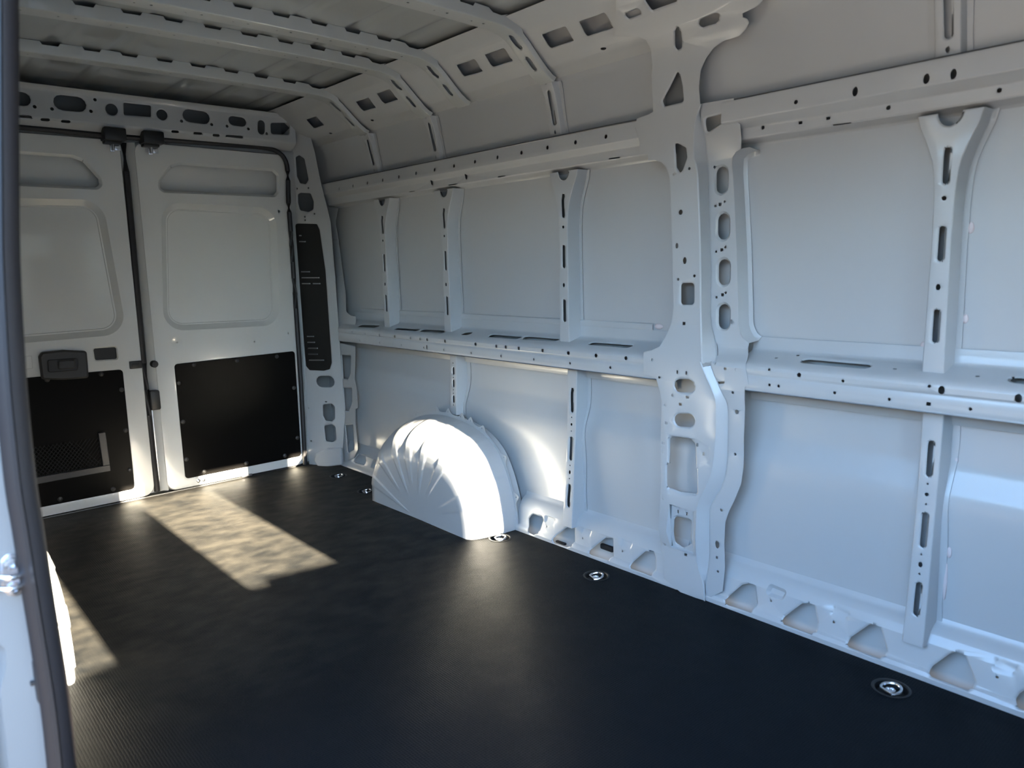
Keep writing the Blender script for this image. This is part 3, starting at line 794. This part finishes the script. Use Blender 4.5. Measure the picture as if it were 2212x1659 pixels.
b0 = bow_mesh(); b0.location.x = bx[0]
for x in bx[1:]:
    c = b0.copy(); COL.objects.link(c); c.parent = ceiling; c.location = (x, 0, 0)

# ---- rear wall: header above the doors, threshold
HD = Ext([(0.0, 1.690), (0.012, 1.694), (0.05, 1.716), (0.058, 1.722), (0.062, 1.732), (0.060, 1.838), (0.066, 1.852), (0.085, 1.858)], 'y')
H = []
for a, b, w in [((40, 622), (198, 637), 0.055), ((342, 650), (553, 672), 0.062), ((1170, 733), (1344, 758), 0.058), ((1464, 767), (1577, 784), 0.044), ((1674, 768), (1674, 860), 0.036)]:
    H.append(slotp(HD, *A1(a, b), w))
H += [dot(HD, A1((716, 700))[0], 0.025, 0.025, 20), dot(HD, A1((1038, 734))[0], 0.024, 0.024, 20), poly(HD, A1((791, 655), (967, 675), (967, 748), (793, 734)), 0.006), poly(HD, A1((1733, 785), (1857, 785), (1852, 862), (1735, 857)), 0.012)]
H += dots(HD, A1((608, 638), (222, 683), (333, 697), (582, 712), (1162, 775), (1355, 797), (1453, 807), (1590, 825), (1707, 855)), 0.0055)
for a, b in [((85, 746), (205, 752)), ((258, 766), (320, 769)), ((390, 777), (452, 781)), ((1096, 842), (1146, 846)), ((1240, 855), (1295, 859)), ((1360, 865), (1406, 869)), ((1446, 871), (1556, 878))]: H.append(slotp(HD, *A1(a, b), 0.014))
mb = MB(); mb.sheet(HD, rect(HD, -1.72, -0.10, 0, HD.L[-1]), H)
wrear = mb.build('wall_rear', PAINT, thick=T)
tag(wrear, 'white pressed header frame with oval openings above the rear doors', 'wall', kind='structure')
mb = MB(); mb.loft([[(-0.054, y, 1.72) for y in (-1.8, 0.05)], [(-0.06, y, 1.80) for y in (-1.8, 0.05)], [(-0.05, y, 1.92) for y in (-1.8, 0.05)], [(0.1, y, 1.93) for y in (-1.8, 0.05)]])
mb.build('header_skin', M['primer_shade'], wrear, T)
mb = MB(); mb.box((-0.056, -1.78, -0.03), (-0.002, -0.02, 0.006), 0.002); mb.build('threshold', M['plastic'], wrear)

# ---- rear doors
DR = Plane((0, 0, 0), (0, 1, 0))
mir = lambda l: [(-1.8 - u, v) for u, v in l]


def make_door(side):
    f = (lambda l: l) if side == 2 else mir
    mb = MB(); loop = [(-0.9, -0.02), (-0.06, -0.02), (-0.06, 1.735), (-0.9, 1.735)]
    slab(mb, DR, f(loop), 0.048, 0.055, 0.0)
    door = mb.build('door_%d' % side, M['paint_lit']); recalc(door)
    top = poly(DR, A1((1028, 1165), (1095, 1072), (1150, 1055), (1745, 1095), (1772, 1122), (1774, 1225), (1755, 1247), (1050, 1217), (1028, 1200)), 0.012)
    win = A1((1022, 1500), (1040, 1400), (1090, 1325), (1160, 1297), (1600, 1322), (1700, 1350), (1760, 1420), (1778, 1500)) + B1((1788, 300), (1780, 480), (1740, 560), (1650, 602), (1250, 632), (1150, 600), (1082, 540), (1052, 450), (1032, 200))
    wl = rounded(UV(DR, A1((1030, 1292), (1768, 1332)) + B1((1792, 600), (1046, 640))), 0.095, 10)
    pan = poly(DR, B1((1115, 850), (1885, 765), (1928, 1437), (1187, 1583)), 0.016)
    low = offset(pan, -0.018)
    H = [(f(top), (0.012, 0.010)), (f(low), None)]
    em = [(f(wl), 0.026, 0.020), (f(offset(ccw(wl), -0.032)), 0.0025, 0.004), (f(offset(pan, 0.007)), 0.006, 0.003)]
    if side == 1:
        H.append((poly(DR, B1((598, 750), (742, 740), (750, 815), (610, 824)), 0.008), None))
        em.append((poly(DR, B1((118, 800), (205, 793), (210, 878), (118, 882)), 0.004), 0.003, -0.003))
    else:
        H += [(circ(DR.uv(B1(p)[0]), 0.005, n=8), None) for p in ((1133, 712), (1627, 706), (1843, 652))] + [(circ(DR.uv(A1((1785, 1352))[0]), 0.008), None)]
        em.append((circ(DR.uv(B1((1133, 712))[0]), 0.03, n=16), 0.006, 0.003))
    fr = rounded([(-0.868, 0.012), (-0.128, 0.012), (-0.120, 1.668), (-0.868, 1.672)], 0.045, 6)
    mb = MB(); mb.sheet(DR, f(fr), H, em); mb.build('inner_panel', M['paint_lit'], door, T, angle=30)
    # returned edges
    mb = MB(); fl = ccw(f(fr)); mb.loft([[DR.xyz(u, v, 0) for u, v in fl], [DR.xyz(u, v, 0.006) for u, v in offset(fl, 0.004)], [DR.xyz(u, v, 0.05) for u, v in offset(fl, 0.012)]], True)
    mb.build('edge', M['paint_lit'], door)
    # black hardboard with its screws
    mb = MB(); slab(mb, DR, f(pan), -0.002, 0.004, 0.002); tp = mb.build('trim_panel', M['panel'], door); recalc(tp)
    for p in B1((1145, 970), (1170, 1218), (1192, 1458), (1305, 1535), (1575, 1482), (1822, 1434), (1240, 853), (1515, 826), (1770, 800), (1902, 1320), (1880, 1000)):
        u, v = f([DR.uv(p)])[0]; c = DR.xyz(u, v, -0.002); mb = MB()
        mb.lathe([(0.0001, 0.005), (0.005, 0.0045), (0.009, 0.002), (0.011, 0.0)], c, 12, (1, 0, 0)); mb.build('screw', M['grey'], tp)
    return door


door2 = make_door(2); door1 = make_door(1)
tag(door2, 'white rear door nearer the long side wall, with plain black lower panel', 'door', kind='structure')
tag(door1, 'white rear door with black handle and net pocket, partly hidden by the near jamb', 'door', kind='structure')
# door 2: leading flank, knob, striker plates, bottom catch
mb = MB(); mb.loft([[(0.0, -0.866, z) for z in (0.015, 1.67)], [(-0.006, -0.874, z) for z in (0.015, 1.67)], [(-0.030, -0.900, z) for z in (0.015, 1.67)], [(-0.048, -0.905, z) for z in (0.015, 1.67)]])
mb.build('leading_edge', M['paint_lit'], door2)
mb = MB(); c = DR.xyz(*DR.uv(B1((973, 850))[0]), 0.012); mb.lathe([(0.0001, 0.03), (0.014, 0.028), (0.017, 0.02), (0.017, 0.0)], (-0.014, -0.875, c[2]), 16, (1, 0, 0)); mb.build('bump_stop', M['rubber'], door2)
mb = MB(); mb.box((-0.02, -0.912, 0.425), (0.022, -0.868, 0.52), 0.008); mb.build('lock_housing', M['plastic'], door2)
mb = MB(); mb.box((-0.034, -0.902, 0.06), (-0.026, -0.888, 0.42), 0.001); mb.build('ribbed_strip', M['steel'], door2)
mb = MB(); mb.box((-0.005, -0.50, 0.005), (0.006, -0.445, 0.016), 0.002); mb.box((-0.004, -0.535, 0.018), (0.006, -0.515, 0.045), 0.003); mb.build('bottom_catch', M['steel'], door2)
for y in (-0.72, -0.695):
    mb = MB(); mb.lathe([(0.0001, 0.004), (0.006, 0.0035), (0.010, 0.001), (0.010, -0.002)], (0.0, y, 0.033), 12, (1, 0, 0)); mb.build('screw', M['chrome'], door2)
# door 1: rubber lip on the meeting edge, striker, handle, net pocket
mb = MB(); mb.tube([(-0.012, -0.915 - 0.004 * math.sin(z * 3), z) for z in np.linspace(0.02, 1.665, 14)], 0.014, 8, 1.0); mb.build('meeting_seal', M['rubber'], door1)
mb = MB(); mb.box((-0.01, -0.985, 0.632), (0.006, -0.93, 0.668), 0.004); mb.box((0.004, -0.975, 0.642), (0.012, -0.945, 0.656), 0.003); mb.build('striker', M['plastic'], door1)
mb = MB(); slab(mb, DR, poly(DR, B1((594, 746), (746, 736), (754, 818), (606, 828)), 0.008), 0.010, 0.016, 0.001); recalc(mb.build('hole_shade_plate', M['plastic'], door1))  # black plate standing for the shade inside the open hole
hl = poly(DR, B1((243, 800), (262, 772), (400, 757), (548, 763), (556, 850), (562, 935), (400, 948), (262, 945)), 0.012)
mb = MB(); slab(mb, DR, hl, -0.022, 0.002, 0.008); hd = mb.build('handle', M['grey'], door1); recalc(hd)
hi = poly(DR, B1((295, 818), (490, 806), (492, 885), (300, 900)), 0.01)
mb = MB(); slab(mb, DR, hi, -0.027, -0.02, 0.003); hr = mb.build('grip_recess', M['plastic'], hd); recalc(hr)
hg = poly(DR, B1((360, 822), (470, 815), (472, 872), (362, 880)), 0.008)
mb = MB(); slab(mb, DR, hg, -0.036, -0.026, 0.005); hr = mb.build('pull_lever', M['grey'], hd); recalc(hr)
PK = Plane((0.006, 0, 0), (0, 1, 0))
u0, v0 = PK.uv(B1((665, 1283))[0]); u1, v1 = PK.uv(B1((705, 1530))[0])
uu, vt, vb = u1, v0, v1
mb = MB(); ul = -1.8 + 0.20
slab(mb, PK, [(ul, vb), (uu, vb), (uu, vb + 0.03), (ul, vb + 0.03)], -0.012, 0.004, 0.002); slab(mb, PK, [(uu - 0.03, vb + 0.03), (uu, vb + 0.03), (uu - 0.004, vt), (uu - 0.034, vt)], -0.012, 0.004, 0.002)
slab(mb, PK, [(ul, vb + 0.03), (ul + 0.03, vb + 0.03), (ul + 0.03, vt), (ul, vt)], -0.012, 0.004, 0.002)
pk = mb.build('pocket_frame', M['grey'], door1); recalc(pk)
mb = MB(); n = 26
for i in range(n):
    a = ul + 0.03 + (uu - ul - 0.06) * i / n
    for s in (1, -1):
        p0 = (a if s > 0 else uu - 0.03 - (a - ul - 0.03), vb + 0.03); q = p0[0] + s * (vt - vb - 0.05) * 0.8
        q = min(max(q, ul + 0.03), uu - 0.03); k = abs(q - p0[0]) / ((vt - vb - 0.05) * 0.8)
        mb.tube([PK.xyz(p0[0], p0[1], -0.004), PK.xyz(q, p0[1] + (vt - vb - 0.05) * k, -0.004)], 0.0016, 4, cap=False)
nt = mb.build('net', M['net'], pk); nt['kind'] = 'stuff'
# latches under the header, one to each door
for k, (y, dr) in enumerate([(-0.962, door1), (-0.801, door2)]):
    mb = MB(); mb.box((-0.01, y - 0.045, 1.662), (0.075, y + 0.045, 1.716), 0.005); mb.box((0.0, y - 0.04, 1.65), (0.045, y + 0.03, 1.666), 0.004); lt = mb.build('latch', M['plastic'], dr)
    mb = MB(); mb.box((0.01, y - 0.014, 1.618), (0.022, y + 0.004, 1.652), 0.002); mb.tube([(0.03, y - 0.005, 1.655), (0.03, y - 0.005, 1.622)], 0.008, 10); mb.build('bolt', M['chrome'], lt)
    mb = MB(); mb.box((0.012, y + 0.006, 1.626), (0.018, y + 0.03, 1.652), 0.001); mb.tube([(0.016, y + 0.018, 1.635), (0.026, y + 0.018, 1.635)], 0.007, 8); mb.build('bracket', M['chrome'], lt)
# rubber frame seal round the door opening
SP = Plane((0.012, 0, 0), (0, 1, 0))
sp = A1((80, 810), (350, 833), (650, 864), (900, 884), (1100, 898), (1500, 928), (1680, 943), (1765, 965), (1818, 1012), (1840, 1095), (1846, 1300)) + B1((1860, 0), (1880, 300), (1900, 600), (1926, 1000), (1952, 1490))
pth = smooth_line([SP.xyz(*SP.uv(p)) for p in sp], 3)
mb = MB(); mb.tube(pth, 0.0125, 8); mb.tube([(x, -1.8 - y, z) for x, y, z in pth if y > -0.4], 0.0125, 8); mb.tube([pth[0], (0.012, -1.49, pth[0][2])], 0.0125, 8)
mb.build('door_seal', M['rubber'], wrear)

# ---- right side: plain skin, rails mirrored from the left, door jamb with seal and striker
mb = MB(); mb.sheet(SKIN, rect(SKIN, -0.12, 2.44, 0, SKIN.L[-1])); mb.v = [(x, -1.8 - y, z) for x, y, z in mb.v]
wright = mb.build('wall_right', PAINT, thick=T, angle=50)
tag(wright, 'white painted inside of the near van side, behind the doorway jamb', 'wall', kind='structure')
for o in list(wall.children):
    lo = min((o.matrix_basis @ Vector(c)).x for c in o.bound_box); hi = max((o.matrix_basis @ Vector(c)).x for c in o.bound_box)
    if o.name.split('.')[0] in ('upper_rail', 'waist_rail', 'rib', 'sill_panel', 'corner_pillar', 'corner_frame', 'corner_skin') and hi < 2.3:
        c = o.copy(); COL.objects.link(c); c.parent = wright; c.scale = (1, -1, 1); c.location = (o.location.x, -1.8, 0)
mb = MB(); mb.sheet(CT, rect(CT, 0.03, 2.40, 0, CT.L[-1])); mb.v = [(x, -1.8 - y, z) for x, y, z in mb.v]; mb.build('roof_rail', PAINT, ceiling, T)
mb = MB(); mb.sheet(SL, rect(SL, 1.6, 4.0, 0, SL.L[4])); mb.v = [(x, -1.8 - y, z) for x, y, z in mb.v]; mb.build('door_sill', PAINT, wright, T)

JP = Plane((2.43, 0, 0), (0, 1, 0))
seal_px = PX((9, -60), (10, 0), (11, 250), (12, 400), (14, 560), (25, 770), (36, 905), (52, 1050), (64, 1123), (84, 1255), (104, 1380), (124, 1509), (139, 1659), (146, 1800))
se = smooth_line(UV(JP, seal_px), 3)
out_px = PX((-420, 1800), (-420, -60))
mb = MB()
crease = UV(JP, C5((-300, 900), (0, 925), (38, 1010), (34, 1090), (10, 1190), (12, 1280), (60, 1659), (75, 1900), (-300, 1900)))
mb.sheet(JP, se + UV(JP, out_px), [], [(smooth_line(crease, 3, True), 0.012, 0.02)])
lo_ = [JP.xyz(u, v, 0) for u, v in se]
jamb_extra = [(2.43, -1.72, 1.85)]
jamb = mb.build('door_jamb', PAINT, wright, T)
# jamb carries on up to the roof and down to the step, and back to the wall
u_t, u_b = se[0], se[-1]
mb = MB(); mb.loft([[(2.43, u_t[0], u_t[1]), (2.43, -1.66, 1.70), (2.43, -1.56, 1.88)], [(2.43, -2.05, u_t[1]), (2.43, -1.98, 1.70), (2.43, -1.85, 1.95)]])
mb.loft([[(2.43, u_b[0], u_b[1]), (2.43, -1.74, 0.0), (2.43, -1.76, -0.4)], [(2.43, -2.05, u_b[1]), (2.43, -2.05, 0.0), (2.43, -2.0, -0.4)]])
inner = [(2.43, u, v) for u, v in se]; mb.loft([inner, [(2.40, y - 0.005, z) for x, y, z in inner], [(2.25, y - 0.05, z) for x, y, z in inner]])
mb.build('jamb_return', PAINT, wright, T)
SJ = [(2.448, u - 0.006, v) for u, v in se]
mb = MB()
nr = 12; rings = []
for (x, y, z) in SJ:
    ring = []
    for k in range(nr):
        t = 2 * math.pi * k / nr; ring.append((x + 0.016 * math.sin(t), y + 0.0195 * math.cos(t) * (1 + 0.1 * math.cos(2 * t)), z))
    rings.append(ring)
mb.loft(rings, True); mb.build('doorway_seal', M['sealrubber'], wright)
mb = MB(); mb.loft([[(x + 0.012, y + 0.001, z) for x, y, z in SJ], [(x + 0.021, y - 0.004, z) for x, y, z in SJ], [(x + 0.012, y - 0.010, z) for x, y, z in SJ]])
mb.build('seal_lip', M['rubber'], wright)
q = JP.uv(C5((232, 1130))[0]); mb = MB(); mb.box((2.43, q[0] - 0.008, q[1] - 0.035), (2.45, q[0] + 0.010, q[1] + 0.035), 0.003); mb.box((2.43, q[0] - 0.014, q[1] - 0.005), (2.44, q[0], q[1] + 0.001), 0.001); mb.build('seal_clip', M['rubber'], wright)
q = JP.uv(C5((385, 1010))[0]); mb = MB(); mb.box((2.40, q[0] - 0.012, q[1] - 0.055), (2.425, q[0] + 0.012, q[1] + 0.055), 0.008); mb.build('jamb_trim', M['paint'], wright)
mb = MB(); sk = poly(JP, C5((0, 440), (40, 395), (95, 400), (128, 450), (135, 620), (95, 645), (45, 640), (10, 600)), 0.008); slab(mb, JP, sk, -0.004, 0.001, 0.002)
skr = mb.build('striker_plate', M['steel'], wright); recalc(skr)
for p in C5((60, 453), (80, 597)):
    c = JP.xyz(*JP.uv(p), -0.004); mb = MB(); mb.lathe([(0.0001, 0.003), (0.004, 0.003), (0.0045, 0.005), (0.0095, 0.0045), (0.011, 0.0)], c, 14, (1, 0, 0)); mb.build('screw', M['chrome'], skr)
a, b, c, d = [JP.uv(p) for p in C5((-60, 520), (150, 490), (150, 548), (-60, 590))]
mb = MB(); lp = [(2.434, a[0], a[1]), (2.452, a[0] + 0.01, a[1]), (2.462, (a[0] + b[0]) / 2, (a[1] + b[1]) / 2), (2.452, b[0] - 0.008, b[1]), (2.434, b[0], b[1])]
mb.tube(smooth_line(lp, 4), 0.0045, 8); lp = [(2.434, d[0], d[1]), (2.452, d[0] + 0.01, d[1]), (2.462, (d[0] + c[0]) / 2, (d[1] + c[1]) / 2), (2.452, c[0] - 0.008, c[1]), (2.434, c[0], c[1])]
mb.tube(smooth_line(lp, 4), 0.0045, 8); mb.build('striker_loop', M['chrome'], skr)

# ---- cab end (behind and beside the viewer): low partition added to shape the sun, windscreen header, cab sides
mb = MB(); TE = math.tan(SUN_EL)
mb.sheet(Plane((3.98, 0, 0), (0, 1, 0)), [(0.16, -0.3), (0.16, 1.95), (-0.07, 1.95), (-0.07, (3.98 - 1.56) * TE), (-0.68, (3.98 - 1.56) * TE), (-0.70, (3.98 - 1.37) * TE), (-0.95, (3.98 - 1.335) * TE), (-0.97, (3.98 - 1.385) * TE), (-1.03, (3.98 - 1.385) * TE), (-1.04, (3.98 - 1.6) * TE), (-1.74, (3.98 - 1.6) * TE), (-1.74, 1.95), (-1.97, 1.95), (-1.97, -0.3)])  # top edge cut to give the sun patches their outline
wf = mb.build('wall_sun_mask', PAINT, thick=0.004); tag(wf, 'unseen white partition added ahead of the cargo floor to shape the sun patches', 'wall', kind='structure')
zt = 0.065 + 4.55 * TE
mb = MB(); mb.box((4.52, -1.97, zt), (4.56, 0.16, 2.3), 0.0); mb.box((4.50, -0.995, zt - 0.085), (4.53, -0.70, zt + 0.02), 0.01); tag(mb.build('trim_1', M['grey']), 'dark header trim above the windscreen', 'trim', kind='structure')
for k, y in enumerate((0.14, -2.03)):
    mb = MB(); mb.box((3.98, y - 0.01, -0.6), (5.4, y + 0.01, 0.62)); mb.box((3.98, y - 0.01, 1.25), (4.56, y + 0.01, 2.0)); tag(mb.build('trim_%d' % (2 + k), PAINT), 'white cab side panel below and above its window, %s side' % ('long wall' if k == 0 else 'doorway'), 'trim', kind='structure')
mb = MB(); mb.box((4.95, -1.9, -0.6), (5.5, 0.1, 0.45), 0.05); tag(mb.build('trim_4', M['grey']), 'dark dashboard at the front of the cab', 'trim', kind='structure')
mb = MB(); mb.box((3.98, -1.9, -0.35), (5.5, 0.1, -0.30)); tag(mb.build('trim_5', M['plastic']), 'dark cab floor ahead of the partition', 'trim', kind='structure')
# doorway surround ahead of the opening and above it
mb = MB(); mb.box((3.86, -2.04, -0.4), (3.98, -1.85, 1.95)); mb.build('front_jamb', PAINT, wright)
mb = MB(); mb.box((2.40, -1.86, 1.66), (3.98, -1.74, 1.90), 0.02); mb.build('doorway_header', PAINT, wright)

# ---- ground outside
mb = MB(); mb.loft([[(-40, -40, -0.56), (-40, 40, -0.56)], [(40, -40, -0.56), (40, 40, -0.56)]])
g = mb.build('ground', M['asphalt']); tag(g, 'grey asphalt yard outside the van', 'ground', kind='structure')

mb = MB(); mb.box((-30, -9.6, -0.56), (34, -9.0, 2.6)); b_ = mb.build('sky_blocker_side', M['yard']); tag(b_, 'unseen brown wall added across from the doorway to block low sky', 'wall', kind='structure')  # added out of view, holds back low sky light at the doorway
mb = MB(); mb.box((24, -9.0, -0.56), (24.6, 12, 4.8)); b_ = mb.build('sky_blocker_front', M['yard']); tag(b_, 'unseen brown wall added ahead of the van to block low sky', 'wall', kind='structure')  # added out of view, dims the sky below the sun

# ================================================================== things
# ---- wheel arches
ARB = [(0.775, 0.0), (0.785, 0.10), (0.80, 0.20), (0.84, 0.32), (0.916, 0.402), (1.05, 0.434), (1.172, 0.438), (1.304, 0.424), (1.413, 0.392), (1.500, 0.335), (1.556, 0.255), (1.598, 0.15), (1.618, 0.06), (1.622, 0.0)]
WA = Plane((0, -0.209, 0), (1, 0, 0))
fo = UV(WA, C1((612, 1112), (610, 970), (625, 890), (665, 800), (745, 752), (850, 752), (1000, 800), (1140, 870), (1240, 970), (1310, 1120), (1345, 1270), (1348, 1392)))
fo[0] = (fo[0][0], 0.0); fo[-1] = (1.545, 0.0)
print('arch face', [(round(a, 3), round(b, 3)) for a, b in fo])


def arch_lines():
    n = 181
    back = np.array(resample(smooth_line(ARB, 6), n)); face = np.array(resample(smooth_line(fo, 6), n))
    back = np.array([1.19, 0.0]) + (back - np.array([1.19, 0.0])) * np.array([0.955, 0.945]); face[:, 1] = np.maximum(face[:, 1], 0); back[:, 1] = np.maximum(back[:, 1], 0)
    return back, face


BANDS = [(0.10, 0.030, 0.25), (0.235, 0.026, 0.55), (0.36, 0.026, 0.45), (0.46, 0.028, 0.62), (0.56, 0.024, 0.5), (0.68, 0.030, 0.55), (0.86, 0.035, 0.6)]


def sstep(a, b, x):
    t = np.clip((x - a) / (b - a), 0, 1); return t * t * (3 - 2 * t)


def band(t, r):
    """pressed beads; t along the arch, r from the centre of the face (0) over its edge (1) to the wall (2)"""
    d = 0.0
    for c, w, r0 in BANDS:
        ww = w * (0.6 + 0.4 * min(r, 1.0))
        d += sstep(ww, ww - 0.009, abs(t - c)) * sstep(r0 - 0.03, r0 + 0.03, r) * sstep(1.93, 1.8, r)
    return d * 0.003


def build_arch(name, label, mirror):
    back, face = arch_lines(); n = len(back); ts = np.linspace(0, 1, n)
    C = np.array([1.19, 0.0]); yF, yB = -0.209, 0.045
    grid = []; rs = []
    for k in range(0, 13):
        r = 0.12 + 0.88 * k / 12; rs.append(r)
        grid.append([np.array([*(C + (face[i] - C) * r), yF - 0.004 * math.sin(r * 1.5)]) for i in range(n)])
    m = 26
    for k in range(1, m + 1):
        a = math.pi / 2 * k / m; rs.append(1 + k / m)
        wi, wy = math.sin(a) ** 0.85, 1 - math.cos(a) ** 1.0
        grid.append([np.array([*(face[i] + (back[i] - face[i]) * wi), yF + (yB - yF) * wy]) for i in range(n)])
    G = np.array(grid)                       # (row, i, (x, z, y))
    P = np.stack([G[..., 0], G[..., 2], G[..., 1]], -1)
    du = np.gradient(P, axis=1); dv = np.gradient(P, axis=0); N = np.cross(du, dv); N /= np.linalg.norm(N, axis=2, keepdims=True) + 1e-9
    for a in range(P.shape[0]):
        for i in range(n):
            nn = N[a, i]
            if np.dot(nn, P[a, i] - np.array([1.19, 0.05, 0.0])) < 0: nn = -nn
            P[a, i] += nn * band(ts[i], rs[a])
    P[..., 2] = np.maximum(P[..., 2], 0.001)
    vs = P.reshape(-1, 3); R_ = P.shape[0]; fs = []
    for a in range(R_ - 1):
        for i in range(n - 1): fs.append((a * n + i, a * n + i + 1, (a + 1) * n + i + 1, (a + 1) * n + i))
    if mirror: vs = [(x, -1.8 - y, z) for x, y, z in vs]
    loc = (1.19, -0.1 if not mirror else -1.7, 0.0)
    mb = MB(); mb.add([np.array(q) - np.array(loc) for q in vs], fs)
    # middle of the face
    r0 = [tuple(np.array(vs[i]) - np.array(loc)) for i in range(n)]
    cc = tuple(np.mean([np.array(r0[0]), np.array(r0[-1])], axis=0)); mb.add(r0 + [cc], [(i, i + 1, n) for i in range(n - 1)])
    o = mb.build(name, M['paint'], angle=60); o.location = loc
    bm = bmesh.new(); bm.from_mesh(o.data); bmesh.ops.remove_doubles(bm, verts=bm.verts, dist=1e-5); bmesh.ops.recalc_face_normals(bm, faces=bm.faces); bm.to_mesh(o.data); bm.free()
    tag(o, label, 'wheel arch')
    # scalloped weld flange with tab holes
    out = []; tabs = [0.24, 0.30, 0.42, 0.485, 0.555, 0.60, 0.66, 0.78, 0.9, 0.13]
    for i in range(n):
        t = ts[i]; w = 0.012 + sum(0.024 * math.exp(-((t - c) / 0.011) ** 2) for c in tabs)
        tg = back[min(i + 1, n - 1)] - back[max(i - 1, 0)]; tg /= np.linalg.norm(tg); nr_ = np.array([-tg[1], tg[0]])
        out.append(back[i] + nr_ * w)
    yf = 0.006
    S2 = Plane((0, yf, 0), (1, 0, 0))
    inn = [back[i] * 1.0 + (C + np.array([0, 0.05]) - back[i]) * 0.03 for i in range(n)]
    H = []
    for c in tabs:
        i = int(c * (n - 1)); q = back[i] * 0.45 + out[i] * 0.55; H.append((circ(q, 0.0038, n=8), None))
    mb = MB(); mb.sheet(S2, [tuple(q) for q in out] + [tuple(q) for q in reversed(inn)], H)
    if mirror: mb.v = [(x, -1.8 - y, z) for x, y, z in mb.v]
    mb.v = [tuple(np.array(q) - np.array(loc)) for q in mb.v]
    f = mb.build('weld_flange', M['paint'], o, 0.0015)
    return o


build_arch('wheel_arch', 'white pressed wheel arch housing standing against the long side wall', False)
build_arch('wheel_arch', 'white sunlit wheel arch housing half hidden behind the doorway jamb', True)

# ---- lashing rings in round pockets of the floor
RL_ = ['lashing ring in the floor by the rear corner pillar', 'lashing ring in the floor half hidden behind the wheel arch', 'lashing ring in the floor just ahead of the wheel arch', 'lashing ring in the floor between the wheel arch and the big pillar', 'lashing ring in the floor nearest the viewer, below the last triangular holes']
for (x, y), lab in zip(RINGS, RL_):
    r = empty('lashing_ring', (x, y, -0.004)); tag(r, 'zinc plated ' + lab, 'lashing ring', 'lashing rings along the floor edge')
    mb = MB(); mb.lathe([(0.0425, -0.016), (0.0428, 0.003), (0.046, 0.0052), (0.041, 0.0062), (0.038, 0.0035), (0.036, -0.012), (0.012, -0.015), (0.0001, -0.015)], (0, 0, 0), 32); c = mb.build('cup', M['plastic'], r)
    mb = MB(); pth = [(0.023 * math.cos(t), 0.023 * math.sin(t), 0.0035 + 0.004 * math.sin(t)) for t in np.linspace(-0.25 * math.pi, 1.25 * math.pi, 22)]
    pth = [pth[0]] + pth; mb.tube(pth + [pth[0]], 0.0042, 8, cap=False); ri = mb.build('ring', M['chrome'], r)
    mb = MB(); mb.lathe([(0.013, -0.015), (0.0135, -0.002), (0.012, 0.0015), (0.007, 0.002), (0.006, -0.001), (0.0001, -0.001)], (0, -0.002, 0), 18); mb.build('bolt', M['chrome'], r)
    for o in r.children: o.rotation_euler = (0, 0, math.radians(-20))

# ---- cab seats that break up the low sun (ahead of the viewer's doorway)
for (y0, y1), lab in (((-0.70, -0.205), 'grey cab seat ahead of the partition on the long wall side'), ((-1.50, -1.03), 'grey cab seat ahead of the partition on the doorway side')):
    s = empty('cab_seat', (4.2, (y0 + y1) / 2, -0.3)); tag(s, lab, 'seat', 'cab seats'); w = (y1 - y0) / 2; x = 0.02
    mb = MB(); mb.box((0.02, -w, 0.0), (0.55, w, 0.42), 0.05); mb.build('seat_cushion', M['seat'], s)
    zb = 0.3 + (4.28 + 0.0) * TE - 0.03; hy0, hy1 = ((-0.03, w - 0.02) if y0 > -1 else (-w + 0.02, w - 0.04))
    mb = MB(); mb.box((-0.06, -w, 0.36), (0.08, w, zb), 0.035); mb.build('backrest', M['seat'], s)
    mb = MB(); mb.box((-0.03, hy0, zb - 0.03), (0.07, hy1, zb + 0.16), 0.03); mb.build('headrest', M['seat'], s)
